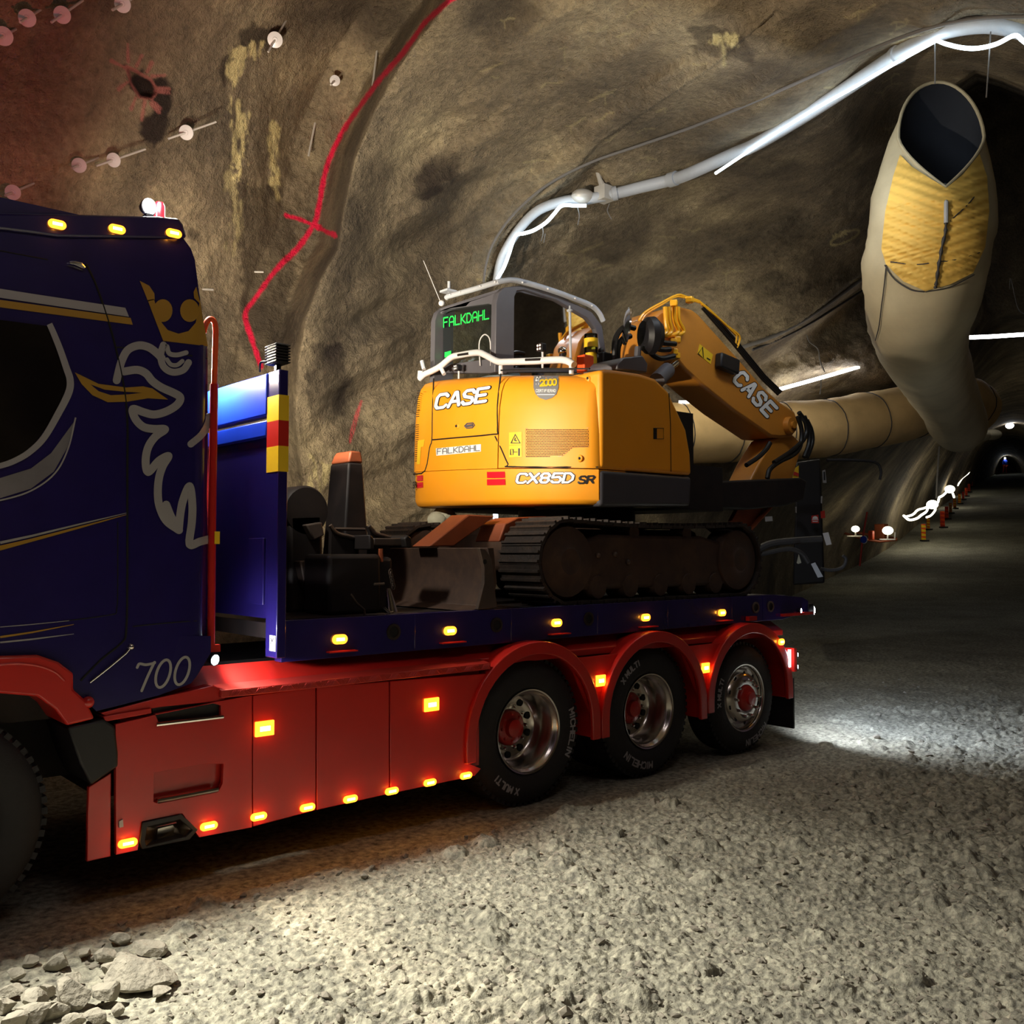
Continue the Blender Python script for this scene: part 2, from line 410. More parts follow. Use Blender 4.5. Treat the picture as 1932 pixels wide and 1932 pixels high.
def pl_dist(px, py, pts):
    """distance to a polyline, and signed side of its nearest segment"""
    best = np.full(px.shape, 1e9); side = np.zeros(px.shape)
    for (x0, y0), (x1, y1) in zip(pts[:-1], pts[1:]):
        dx, dy = x1 - x0, y1 - y0; L = dx * dx + dy * dy + 1e-9
        t = np.clip(((px - x0) * dx + (py - y0) * dy) / L, 0, 1)
        d = np.hypot(px - x0 - t * dx, py - y0 - t * dy); sg = np.sign((px - x0) * dy - (py - y0) * dx)
        m = d < best; best = np.where(m, d, best); side = np.where(m, sg, side)
    return best, side
def inpoly(px, py, pts):
    r = np.zeros(px.shape, bool); n = len(pts)
    for i in range(n):
        (x0, y0), (x1, y1) = pts[i], pts[(i + 1) % n]
        c = ((y0 > py) != (y1 > py)) & (px < (x1 - x0) * (py - y0) / (y1 - y0 + 1e-12) + x0); r ^= c
    return r
def pdist_in(px, py, pts):                      # signed distance, positive inside
    d, _ = pl_dist(px, py, list(pts) + [pts[0]]); return np.where(inpoly(px, py, pts), d, -d)

# ------------------------------------------------------------------ the rock cavern, surveyed as distance along each sight line
CTRL = [(-1500, -1500, 3.0), (-1500, 500, 5.8), (-1500, 1500, 6.0), (966, -1600, 3.4), (3400, -1500, 3.2), (3400, 500, 12), (3400, 1500, 12), (-700, 400, 7.2), (-700, -400, 5.6), (-700, 1300, 7.2), (2500, 400, 14), (2500, -500, 4.6), (2500, 1300, 18), (400, -700, 5.4), (1500, -700, 5.0),
 (-200, 400, 8.0), (0, 400, 8.6), (300, 400, 9.5), (600, 420, 10.6), (0, 0, 7.4), (300, 0, 8.3), (600, 0, 9.4), (0, 200, 8.2), (350, 220, 9.1), (620, 220, 10.1), (0, 900, 8.9), (300, 900, 9.8), (600, 900, 10.9), (0, 1400, 8.9), (500, 1400, 10.4), (-200, -200, 6.6), (300, -200, 7.2), (700, -200, 7.9),
 (800, 200, 10.2), (850, 0, 8.9), (800, 500, 11.6), (760, 900, 11.7), (900, 600, 12.3), (900, 950, 12.5), (1000, 300, 11.3), (1050, 500, 13.0), (1200, 500, 14.0), (1200, 200, 10.2), (1200, 0, 8.6), (1400, 200, 9.9), (1500, 0, 8.0), (1350, 400, 13.4), (1500, 400, 14.0), (1600, 250, 11.4), (1700, 160, 11.6), (1600, 100, 8.9), (1770, 75, 8.2), (1800, 0, 7.4), (1800, 115, 9.8), (1932, 0, 6.9), (1932, 110, 8.8), (2000, 170, 9.8),
 (1600, 450, 15.5), (1650, 350, 14.5), (1500, 560, 16.0), (1400, 650, 16.8), (1250, 750, 17.2), (1400, 830, 18.5), (1600, 640, 18.8), (1700, 720, 20), (1250, 950, 17.5), (1400, 950, 22), (1300, 1300, 20), (1550, 880, 27), (1550, 1000, 34), (1650, 900, 34), (1650, 1000, 40), (1750, 860, 46), (1750, 960, 60), (1840, 890, 85), (1890, 860, 105), (1932, 870, 100), (1932, 800, 70), (1880, 760, 50), (1932, 640, 34), (1880, 620, 32), (1960, 950, 90), (2050, 900, 40), (1800, 560, 24), (1760, 420, 19)]
def rbf_fit(ctrl):
    P = np.array([(a / 1000, b / 1000) for a, b, c in ctrl]); v = np.log(np.array([c for a, b, c in ctrl])); n = len(P)
    d = np.linalg.norm(P[:, None] - P[None], axis=2); K = np.where(d > 0, d * d * np.log(d + 1e-12), 0) + np.eye(n) * 1e-3
    T = np.hstack([np.ones((n, 1)), P]); A = np.block([[K, T], [T.T, np.zeros((3, 3))]])
    w = np.linalg.solve(A, np.concatenate([v, np.zeros(3)])); return P, w
_P, _w = rbf_fit(CTRL)
def rbf(px, py):
    q0, q1 = px.ravel() / 1000, py.ravel() / 1000; r = _w[-3] + _w[-2] * q0 + _w[-1] * q1
    for i in range(len(_P)):
        d2 = (q0 - _P[i, 0]) ** 2 + (q1 - _P[i, 1]) ** 2
        r = r + _w[i] * 0.5 * d2 * np.log(d2 + 1e-12)
    return np.exp(np.clip(r, 0.7, 4.9)).reshape(px.shape)
cols = np.concatenate([np.linspace(-1500, -70, 40)[:-1], np.arange(-70, 2000, 2.4), np.linspace(2000, 3400, 40)[1:]])
rows = np.concatenate([np.linspace(-1600, -50, 40)[:-1], np.arange(-50, 1050, 2.4), np.linspace(1050, 1500, 30)[1:]])
GX, GY = np.meshgrid(cols, rows)
DEP = rbf(GX, GY)
RIDGE = [(960, -260), (900, -90), (848, 5), (792, 75), (752, 130), (706, 215), (672, 300), (650, 400), (640, 470), (606, 530), (580, 600), (566, 680), (560, 780), (575, 900), (585, 1040)]
rd, rs = pl_dist(GX, GY, RIDGE)
near = np.exp(-((GY - 200) / 420.0) ** 2) * 0.75 + 0.25
near = np.where(GY > 480, np.maximum(0.25, near), near)
behind = np.where(rs < 0, sstep(0, 46, rd), 0)           # rock to the right of the ridge stands back
lip = np.where(rs > 0, 1 - sstep(0, 130, rd), 1 - sstep(0, 16, rd))
fade = np.exp(-np.clip(rd - 120, 0, None) / 170.0)
DEP = DEP + 1.55 * near * behind * fade - 0.42 * near * lip
VOID = [(1796, 168), (1841, 136), (1890, 150), (1960, 178), (2100, 230), (2100, 600), (1850, 606), (1815, 480), (1800, 330)]
vd = pdist_in(GX, GY, VOID); DEP = DEP + sstep(-4, 22, vd) * (30 - DEP)
# folds: on the left they hang down, on the right they run up along the vault
wl = sstep(620, 820, GX + 0.5 * (GY - 400))
al, ac = (GX * 0.87 - GY * 0.5) / 520.0, (GX * 0.5 + GY * 0.87) / 150.0
foldR = fbm(al + 3.1, ac + 1.7, np.zeros_like(al), 4, 3); foldR = 0.55 - np.abs(foldR) * 2.2
foldR2 = fbm(al * 2.3 + 9, ac * 1.7 + 4, np.zeros_like(al), 3, 11)
foldL = fbm(GX / 170.0 + GY / 700.0, GY / 420.0, np.zeros_like(al), 4, 7)
far = np.clip(DEP / 12.0, 0.4, 3.0)
fadeout = np.exp(-np.clip(DEP - 18, 0, None) / 8.0); far = far * (0.01 + 0.99 * fadeout)
DEP = DEP - far * (wl * (0.22 * foldR + 0.20 * foldR2) + (1 - wl) * 0.20 * foldL)
CREASE = [(1280, 720), (1380, 690), (1470, 640), (1560, 570), (1640, 505), (1720, 455)]   # dark fold running down to the duct
cd_, cs_ = pl_dist(GX, GY, CREASE)
DEP = DEP + np.where(cs_ < 0, 0.9 * (1 - sstep(0, 110, cd_)) * sstep(0, 30, cd_), -0.35 * (1 - sstep(0, 60, cd_)))
C2 = [(905, 560), (960, 440), (1010, 380), (1090, 330)]; c2d, c2s = pl_dist(GX, GY, C2)
DEP = DEP + np.where(c2s < 0, 0.22 * (1 - sstep(0, 80, c2d)) * sstep(0, 30, c2d), -0.10 * (1 - sstep(0, 60, c2d)))
C3 = [(1060, 350), (1130, 270), (1250, 190), (1340, 130), (1420, 60)]; c3d, c3s = pl_dist(GX, GY, C3)
DEP = DEP + np.where(c3s < 0, 0.12 * (1 - sstep(0, 90, c3d)) * sstep(0, 40, c3d), -0.08 * (1 - sstep(0, 70, c3d)))
d3 = FWD[None, None] + _r[None, None] * ((GX - 966) / FOC)[..., None] + UPV[None, None] * ((966 - GY) / FOC)[..., None]
PW = CAM + d3 * DEP[..., None]
grain = fbm(PW[..., 0] * 3, PW[..., 1] * 3, PW[..., 2] * 3, 5, 21, 0.62)
DEP = DEP + 0.075 * grain * np.clip(far, 0.5, 2) * (0.03 + 0.97 * fadeout)
HOLE = [(238, 125), (255, 133), (284, 150), (297, 172), (286, 187), (263, 183), (248, 160)]
hd = pdist_in(GX, GY, HOLE); DEP = DEP + 0.16 * sstep(-3, 12, hd)
PW = CAM + d3 * DEP[..., None]
# marks on the rock: sprayed line, damp and dark patches, lime runs, chalk
brk = fbm(PW[..., 0] * 9, PW[..., 1] * 9, PW[..., 2] * 9, 4, 33)
def line_mark(pts, w, soft=2.5, rough=0.5):
    d, _ = pl_dist(GX, GY, pts); return 1 - sstep(w / 2 - soft * 0.3, w / 2 + soft, d + rough * w * brk)
PINK = spline([(862, -8), (835, 12), (800, 45), (760, 100), (715, 152), (680, 200), (645, 250), (622, 300), (610, 340), (600, 400), (585, 435), (560, 470), (520, 510), (480, 565), (463, 590), (468, 620), (480, 655), (493, 692)], 3)
pink = np.maximum.reduce([line_mark(PINK, 7.5, 3, 0.35), line_mark([(540, 407), (558, 411), (582, 421), (632, 444)], 6.5, 3, 0.6)])
for p in ([(660, 835), (662, 815), (672, 780), (682, 757)], [(660, 835), (668, 812), (676, 780), (682, 757)]): pink = np.maximum(pink, 0.55 * line_mark(p, 2.2, 1.6, 0.3))
sun = line_mark(HOLE + [HOLE[0]], 4.5, 2.5, 0.5)
for p in ([(240, 130), (211, 115)], [(242, 117), (241, 83)], [(258, 124), (267, 106)], [(277, 135), (286, 118)], [(287, 144), (311, 142)], [(295, 167), (319, 168)], [(293, 172), (318, 175)], [(288, 192), (303, 205)], [(285, 195), (301, 212)], [(273, 192), (267, 226)], [(256, 184), (247, 206)], [(240, 155), (225, 168)]): sun = np.maximum(sun, line_mark(p, 5.0, 2.5, 0.6))
pale_pink = 0.75 * sun
def patch(pts, soft=7.0): return sstep(-soft, soft, pdist_in(GX, GY, pts) + brk * 16)
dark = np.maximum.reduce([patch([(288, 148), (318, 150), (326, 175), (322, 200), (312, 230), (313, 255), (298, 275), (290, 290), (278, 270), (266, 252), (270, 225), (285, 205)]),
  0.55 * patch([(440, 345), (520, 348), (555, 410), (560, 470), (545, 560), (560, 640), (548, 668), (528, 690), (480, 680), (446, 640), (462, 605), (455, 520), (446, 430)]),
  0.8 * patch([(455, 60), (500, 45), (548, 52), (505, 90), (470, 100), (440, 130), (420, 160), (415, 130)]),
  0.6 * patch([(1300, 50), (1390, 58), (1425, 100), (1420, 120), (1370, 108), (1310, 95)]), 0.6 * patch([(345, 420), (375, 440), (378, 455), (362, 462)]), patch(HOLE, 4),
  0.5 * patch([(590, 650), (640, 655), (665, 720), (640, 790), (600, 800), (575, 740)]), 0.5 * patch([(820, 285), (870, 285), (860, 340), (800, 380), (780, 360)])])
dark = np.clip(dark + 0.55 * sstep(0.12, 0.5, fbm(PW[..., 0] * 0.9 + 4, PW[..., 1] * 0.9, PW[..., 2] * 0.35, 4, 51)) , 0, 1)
def run(pts, w): return line_mark(pts, w, 7, 1.3) * sstep(-0.45, 0.15, fbm(GX / 9.0, GY / 34.0, np.zeros_like(GX), 3, 71))
lime = np.maximum.reduce([run([(480, 92), (452, 105), (438, 125), (440, 160), (446, 205), (456, 250), (455, 330)], 20), run([(432, 130), (448, 220), (450, 300)], 10), run([(516, 238), (519, 290), (520, 345)], 12), 0.8 * run([(516, 340), (524, 370)], 6),
  0.9 * run([(1345, 70), (1368, 72), (1385, 82)], 16), 0.6 * run([(1362, 80), (1364, 120)], 5), 0.5 * run([(600, 880), (595, 930), (590, 980)], 30), 0.45 * run([(430, 330), (450, 400), (440, 470)], 14)])
rng = np.random.RandomState(5)
chalk = np.zeros_like(GX)
for _ in range(46):
    x0, y0 = rng.uniform(900, 1700), rng.uniform(20, 620); n_ = rng.randint(2, 5); p = [(x0, y0)]
    for k in range(n_): p.append((p[-1][0] + rng.uniform(4, 18), p[-1][1] - rng.uniform(-3, 10)))
    chalk = np.maximum(chalk, 0.28 * line_mark(p, 2.0, 1.5, 0.9))
    if rng.rand() < 0.5: chalk = np.maximum(chalk, 0.22 * line_mark([p[1], (p[1][0] + 1, p[1][1] + rng.uniform(8, 26))], 1.6, 1.2, 0.9))
OV = [(1594 + 29 * math.cos(t) * 0.94 - 9 * math.sin(t) * -0.3, 448 - 29 * math.cos(t) * 0.42 + 8 * math.sin(t)) for t in np.linspace(0, 2 * math.pi, 20)]
chalk = np.maximum(chalk, 0.7 * line_mark(OV, 2.2, 1.4, 0.3))
for p in ([(1572, 444), (1574, 452)], [(1577, 450), (1577, 441), (1586, 447), (1585, 438)], [(1590, 446), (1589, 437), (1597, 435), (1590, 440), (1599, 443)]): chalk = np.maximum(chalk, 0.7 * line_mark(p, 1.8, 1.3, 0.2))
marks = np.stack([np.clip(pink, 0, 1), np.clip(dark, 0, 1), np.clip(np.maximum(lime, chalk), 0, 1), np.clip(pale_pink, 0, 1)], -1)

def rock_material():
    m = bpy.data.materials.new('shotcrete'); m.use_nodes = True; nt = m.node_tree; b = nt.nodes['Principled BSDF']; N = nt.nodes.new; L = nt.links.new
    tc = N('ShaderNodeTexCoord'); at_ = N('ShaderNodeAttribute'); at_.attribute_name = 'marks'
    sep = N('ShaderNodeSeparateColor'); L(at_.outputs['Color'], sep.inputs[0])
    def noise(scale, det=6, rough=0.6):
        n = N('ShaderNodeTexNoise'); n.inputs['Scale'].default_value = scale; n.inputs['Detail'].default_value = det; n.inputs['Roughness'].default_value = rough; L(tc.outputs['Object'], n.inputs['Vector']); return n
    n1 = noise(0.8); n2 = noise(14, 5); n3 = noise(52, 3)
    r1 = N('ShaderNodeValToRGB'); L(n1.outputs['Fac'], r1.inputs[0]); cr = r1.color_ramp
    cr.elements[0].position = 0.32; cr.elements[0].color = (*lin((106, 94, 78)), 1); cr.elements[1].position = 0.70; cr.elements[1].color = (*lin((184, 166, 132)), 1)
    e = cr.elements.new(0.52); e.color = (*lin((142, 126, 102)), 1)
    def mix(fac, a, bcol, mode='MIX', val=None):
        x = N('ShaderNodeMixRGB'); x.blend_type = mode
        if fac is None: x.inputs[0].default_value = val
        else: L(fac, x.inputs[0])
        L(a, x.inputs[1])
        if isinstance(bcol, tuple): x.inputs[2].default_value = (*bcol, 1)
        else: L(bcol, x.inputs[2])
        return x.outputs[0]
    mr = N('ShaderNodeMapRange'); mr.inputs['From Min'].default_value = 0.3; mr.inputs['From Max'].default_value = 0.7; mr.inputs['To Min'].default_value = 0.72; mr.inputs['To Max'].default_value = 1.25; L(n2.outputs['Fac'], mr.inputs['Value'])
    c = mix(None, r1.outputs[0], mr.outputs[0], 'MULTIPLY', 1.0)
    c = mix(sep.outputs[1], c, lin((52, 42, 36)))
    c = mix(sep.outputs[2], c, lin((226, 208, 150)))
    c = mix(at_.outputs['Alpha'], c, lin((190, 116, 108)))
    c = mix(sep.outputs[0], c, lin((236, 26, 72)))
    L(c, b.inputs['Base Color']); b.inputs['Roughness'].default_value = 0.82; b.inputs['Specular IOR Level'].default_value = 0.35
    b1 = N('ShaderNodeBump'); b1.inputs['Strength'].default_value = 0.9; b1.inputs['Distance'].default_value = 0.06; L(n2.outputs['Fac'], b1.inputs['Height'])
    b2 = N('ShaderNodeBump'); b2.inputs['Strength'].default_value = 0.9; b2.inputs['Distance'].default_value = 0.025; L(n3.outputs['Fac'], b2.inputs['Height']); L(b1.outputs[0], b2.inputs['Normal']); L(b2.outputs[0], b.inputs['Normal'])
    return m
ROCK = rock_material()
def grid_mesh(name, P, faces_mask, material, attr=None):
    h, w = P.shape[:2]; idx = np.arange(h * w).reshape(h, w)
    q = np.stack([idx[:-1, :-1], idx[1:, :-1], idx[1:, 1:], idx[:-1, 1:]], -1).reshape(-1, 4)
    if faces_mask is not None: q = q[faces_mask.ravel()]
    u, inv = np.unique(q, return_inverse=True); q = inv.reshape(-1, 4); V = P.reshape(-1, 3)[u]
    me = bpy.data.meshes.new(name); me.vertices.add(len(V)); me.vertices.foreach_set('co', V.astype(np.float32).ravel())
    me.loops.add(q.size); me.loops.foreach_set('vertex_index', q.astype(np.int32).ravel())
    me.polygons.add(len(q)); me.polygons.foreach_set('loop_start', np.arange(0, q.size, 4, dtype=np.int32))
    me.update(calc_edges=True); me.validate()
    me.polygons.foreach_set('use_smooth', np.ones(len(q), bool))
    if attr is not None:
        a = me.attributes.new('marks', 'FLOAT_COLOR', 'POINT'); a.data.foreach_set('color', attr.reshape(-1, 4)[u].astype(np.float32).ravel())
    me.materials.append(material); o = bpy.data.objects.new(name, me); COL.objects.link(o); o['kind'] = 'structure'; return o
zc = (PW[:-1, :-1, 2] + PW[1:, 1:, 2]) / 2
rowc = (GY[:-1, :-1] + GY[1:, 1:]) / 2
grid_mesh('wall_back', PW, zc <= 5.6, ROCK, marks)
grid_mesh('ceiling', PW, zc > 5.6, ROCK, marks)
st = (slice(None, None, 3), slice(None, None, 3))
Ps = PW[st]; h_, w_ = Ps.shape[:2]; ii = np.arange(h_ * w_).reshape(h_, w_)
ROCK_BVH = BVHTree.FromPolygons([Vector(p) for p in Ps.reshape(-1, 3)], [tuple(f) for f in np.stack([ii[:-1, :-1], ii[1:, :-1], ii[1:, 1:], ii[:-1, 1:]], -1).reshape(-1, 4).tolist()])
def on_rock(px, py, off=0.0):
    """point of the rock on a sight line, pulled off metres back towards the open tunnel"""
    p = hit(ROCK_BVH, px, py)
    if p is None: p = at(px, py, 12)
    d = p - CAM; L = np.linalg.norm(d); return CAM + d * (L - off) / L
# the other side of the tunnel, behind the camera
fx, fz = np.meshgrid(np.linspace(-13, 16, 150), np.linspace(-0.6, 7.5, 60))
fy = -5.2 + 1.6 * (np.clip(fz - 2.5, 0, None) / 5) ** 2 * 2 + 0.5 * fbm(fx * 0.5, fz * 0.5, fx * 0, 5, 91)
mk = np.zeros(fx.shape + (4,)); mk[..., 1] = 0.3
grid_mesh('wall_front', np.stack([fx, fy, fz], -1), None, ROCK, mk)

# ------------------------------------------------------------------ floor of crushed rock
TD = (math.cos(math.radians(21.5)), math.sin(math.radians(21.5)))
def ramp(x, y):
    t = x * TD[0] + y * TD[1]; k = 5.0; return 0.124 * k * np.log1p(np.exp(np.clip((t - 33.6) / k, -40, 40)))
HEAP = on_z(140, 1872)
def ground_detail(x, y):
    near_ = np.clip(1.6 - np.hypot(x, y) / 14.0, 0, 1)
    z = 0.035 * fbm(x * 0.7, y * 0.7, x * 0, 4, 101) + 0.016 * fbm(x * 4, y * 4, x * 0, 3, 105)
    d1, d2, hh = worley(x / 0.030 + 0.3 * fbm(x * 9, y * 9, x * 0, 2, 3), y / 0.030, 1)
    z = z + near_ * 0.011 * np.clip(1 - d1 * 1.25, 0, 1) ** 0.7 * (0.25 + hh)
    d1, d2, hh = worley(x / 0.11, y / 0.11, 2)
    cob = sstep(-0.05, 0.45, fbm(x * 0.45 + 7, y * 0.45 + 2, x * 0, 3, 131)) + np.exp(-((x - 7.6) / 2.4) ** 2 - ((y - 2.6) / 1.3) ** 2)
    z = z + near_ * 0.050 * np.clip(cob, 0, 1) * np.clip((d2 - d1) * 1.8, 0, 1) ** 0.6 * (0.2 + 0.8 * hh)
    d1, d2, hh = worley(x / 0.23 + 5, y / 0.23, 3)
    z = z + near_ * 0.05 * np.where(hh > 0.8, np.clip(1 - d1 * 2.6, 0, 1) ** 0.6, 0)
    z = z + 0.012 * near_ * fbm(x * 30, y * 30, x * 0, 2, 141)
    under = sstep(4.75, 5.0, y) * (1 - sstep(7.7, 8.0, y)) * sstep(-2, -1, x) * (1 - sstep(8.2, 9.0, x))
    heap = np.exp(-((x - HEAP[0]) / 0.55) ** 2 - ((y - HEAP[1]) / 0.5) ** 2)
    return z * (1 - 0.85 * under) * (1 - 0.6 * heap) - 0.012 - 0.02 * heap
def ground_z(x, y):
    x, y = np.atleast_1d(np.array(x, float)), np.atleast_1d(np.array(y, float)); return float((ramp(x, y) + ground_detail(x, y))[0])
az = np.concatenate([np.linspace(-180, -31, 40)[:-1], np.linspace(-31, 31, 900), np.linspace(31, 180, 40)[1:]])
rr = 1 / np.linspace(1 / 3.3, 1 / 130.0, 620); rr = np.concatenate([[0.02, 0.6, 1.4, 2.2, 2.8], rr])
AZ, RR = np.meshgrid(np.radians(az), rr)
gx = RR * (math.cos(YAW) * np.cos(AZ) + math.sin(YAW) * np.sin(AZ)); gy = RR * (math.sin(YAW) * np.cos(AZ) - math.cos(YAW) * np.sin(AZ))
gz = ramp(gx, gy) + ground_detail(gx, gy)
def ground_material():
    m = bpy.data.materials.new('crushed_rock'); m.use_nodes = True; nt = m.node_tree; b = nt.nodes['Principled BSDF']; N = nt.nodes.new; L = nt.links.new
    tc = N('ShaderNodeTexCoord')
    def noise(scale, det=6):
        n = N('ShaderNodeTexNoise'); n.inputs['Scale'].default_value = scale; n.inputs['Detail'].default_value = det; n.inputs['Roughness'].default_value = 0.62; L(tc.outputs['Object'], n.inputs['Vector']); return n
    n1, n2, n3 = noise(0.9), noise(22), noise(90, 3)
    r1 = N('ShaderNodeValToRGB'); L(n2.outputs['Fac'], r1.inputs[0]); cr = r1.color_ramp
    cr.elements[0].position = 0.30; cr.elements[0].color = (*lin((90, 88, 82)), 1); cr.elements[1].position = 0.72; cr.elements[1].color = (*lin((198, 194, 174)), 1)
    x = N('ShaderNodeMixRGB'); x.blend_type = 'MULTIPLY'; x.inputs[0].default_value = 1; L(r1.outputs[0], x.inputs[1])
    r2 = N('ShaderNodeMapRange'); r2.inputs['From Min'].default_value = 0.3; r2.inputs['From Max'].default_value = 0.7; r2.inputs['To Min'].default_value = 0.7; r2.inputs['To Max'].default_value = 1.15; L(n1.outputs['Fac'], r2.inputs['Value']); L(r2.outputs[0], x.inputs[2])
    L(x.outputs[0], b.inputs['Base Color']); b.inputs['Roughness'].default_value = 0.9; b.inputs['Specular IOR Level'].default_value = 0.3
    b1 = N('ShaderNodeBump'); b1.inputs['Strength'].default_value = 0.7; b1.inputs['Distance'].default_value = 0.02; L(n2.outputs['Fac'], b1.inputs['Height'])
    b2 = N('ShaderNodeBump'); b2.inputs['Strength'].default_value = 0.6; b2.inputs['Distance'].default_value = 0.008; L(n3.outputs['Fac'], b2.inputs['Height']); L(b1.outputs[0], b2.inputs['Normal']); L(b2.outputs[0], b.inputs['Normal'])
    return m
GROUND = ground_material()
grid_mesh('floor', np.stack([gx, gy, gz], -1), None, GROUND)

import bmesh
def stone_mesh(seed, sub=2):
    b = bmesh.new(); bmesh.ops.create_icosphere(b, subdivisions=sub, radius=1.0); rnd = random.Random(seed)
    planes = [(Vector((rnd.gauss(0, 1), rnd.gauss(0, 1), rnd.gauss(0, 1))).normalized(), rnd.uniform(0.38, 0.78)) for _ in range(13)]
    for v in b.verts:
        for n, d in planes:
            k = v.co.dot(n)
            if k > d: v.co -= n * (k - d)
    vs = [tuple(v.co) for v in b.verts]; fs = [tuple(x.index for x in f.verts) for f in b.faces]; b.free(); return vs, fs
STONES = [stone_mesh(i, 1) for i in range(10)]
rnd = random.Random(11); gm = MB()
for k in range(5200):
    a = YAW - math.radians(rnd.uniform(-30, 30)); r = 1 / rnd.uniform(1 / 15.0, 1 / 3.35)
    x, y = r * math.cos(a), r * math.sin(a)
    if 4.8 < y < 7.8 and x < 9: continue
    s = 0.007 + 0.026 * rnd.random() ** 4
    if 6 < x < 11 and y < 4.6: s *= 1.5
    vs, fs = STONES[k % 10]; c, sn = math.cos(k), math.sin(k); q = rnd.uniform(0.5, 0.8); z = ground_z(x, y) + s * 0.15
    e = rnd.uniform(0.7, 1.5)
    gm.add([(x + s * (p[0] * e * c - p[1] * sn), y + s * (p[0] * e * sn + p[1] * c), z + s * q * p[2]) for p in vs], fs)
g = gm.build('gravel', 'gravel_stone', smooth=0, recalc=False)
tag(g, 'loose crushed gravel scattered over the tunnel floor beside the truck', 'gravel', kind='stuff')
# broken rocks heaped in the near left corner, each its own object
ROCKS = [(255, 1832, 128, 0.30), (65, 1888, 62, .6), (135, 1880, 66, .6), (60, 1912, 80, .5), (200, 1877, 60, .6), (215, 1830, 44, .6), (245, 1822, 56, .6), (195, 1800, 46, .5), (110, 1812, 44, .5), (30, 1930, 44, .6), (100, 1905, 46, .6), (175, 1915, 42, .5), (20, 1868, 40, .5), (60, 1812, 30, .6), (160, 1795, 34, .5), (225, 1772, 34, .5), (280, 1788, 56, .4), (10, 1895, 36, .6), (130, 1845, 34, .6), (90, 1865, 30, .6), (300, 1868, 40, .4), (220, 1905, 34, .5), (140, 1925, 36, .5), (30, 1840, 30, .6), (345, 1740, 30, .5)]
for k, (px, py, wpx, fl) in enumerate(ROCKS):
    p = on_z(px, py + wpx * 0.12, 0.01); s = 1.2 * wpx * np.linalg.norm(p - CAM) / FOC / 2; fl *= 1.15; vs, fs = stone_mesh(100 + k, 3)
    m_ = MB(); c, sn = math.cos(-0.7 + 0.3 * math.sin(k * 5)), math.sin(-0.7 + 0.3 * math.sin(k * 5))
    m_.add([(s * (v[0] * c - v[1] * 0.62 * sn), s * (v[0] * sn + v[1] * 0.62 * c), s * fl * (v[2] + 0.55)) for v in vs], fs)
    o = m_.build('broken_rock', 'stone', smooth=14); o.location = (p[0], p[1], float(ramp(p[:1], p[1:2])[0]) - 0.004)
    if k == 0: tag(o, 'large pale flat broken rock, the biggest stone in the near left corner', 'rock', 'broken rocks near the front wheel')
    else: tag(o, 'small pale broken rock heaped around the big flat rock near the front wheel', 'rock', 'broken rocks near the front wheel')
LONE = [(1235, 1512, 34), (1290, 1572, 26), (1335, 1568, 24), (1500, 1620, 30), (1345, 1735, 26), (1385, 1757, 22), (1450, 1752, 20), (1395, 1790, 30), (1050, 1790, 22), (955, 1655, 26), (960, 1748, 20), (1120, 1787, 20), (1825, 1840, 24), (1865, 1915, 34), (1690, 1890, 22), (955, 1860, 22), (1290, 1870, 20), (470, 1848, 18), (380, 1745, 20), (1650, 1500, 30), (1760, 1520, 28), (1850, 1560, 30), (1560, 1545, 26), (1470, 1530, 26)]
for k, (px, py, wpx) in enumerate(LONE):
    p = on_z(px, py, 0.01); s = wpx * np.linalg.norm(p - CAM) / FOC / 2; vs, fs = stone_mesh(200 + k, 2); m_ = MB()
    m_.add([(s * v[0], s * v[1] * 0.8, s * 0.6 * (v[2] + 0.4)) for v in vs], fs)
    o = m_.build('loose_stone', 'stone', smooth=25); o.location = (p[0], p[1], ground_z(p[0], p[1]) - 0.012); o.rotation_euler = (0, 0, k * 1.3)
    tag(o, 'grey angular loose stone lying on the open gravel floor', 'stone', 'loose stones on the open floor')

# ------------------------------------------------------------------ decals and panels with holes
from mathutils.geometry import tessellate_polygon
def tess(loops):
    vs = [p for l in loops for p in l]; tr = tessellate_polygon([[Vector((a, b, 0)) for a, b in l] for l in loops]); return vs, [tuple(t) for t in tr]
def prism_holes(mb, loops, y0, y1):
    vs, tr = tess(loops); n = len(vs)
    mb.add([(a, y0, b) for a, b in vs] + [(a, y1, b) for a, b in vs], tr + [tuple(i + n for i in reversed(t)) for t in tr])
    o = 0
    for l in loops:
        k = len(l); mb.add([(a, y0, b) for a, b in l] + [(a, y1, b) for a, b in l], [(i, (i + 1) % k, (i + 1) % k + k, i + k) for i in range(k)])
    return mb
def chart_fill(mb, loops, mapf, maxlen=22.0):
    vs, tr = tess(loops); b = bmesh.new(); bv = [b.verts.new((p[0], p[1], 0)) for p in vs]
    for t in tr:
        try: b.faces.new([bv[i] for i in t])
        except ValueError: pass
    for _ in range(5):
        e = [x for x in b.edges if x.calc_length() > maxlen]
        if not e: break
        bmesh.ops.subdivide_edges(b, edges=e, cuts=1); bmesh.ops.triangulate(b, faces=b.faces)
    b.verts.index_update()
    mb.add([mapf((v.co.x, v.co.y)) for v in b.verts], [tuple(v.index for v in f.verts) for f in b.faces]); b.free()
def circ(cx, cy, r, n=20, ry=None): return [(cx + r * math.cos(2 * math.pi * k / n), cy + (ry or r) * math.sin(2 * math.pi * k / n)) for k in range(n)]

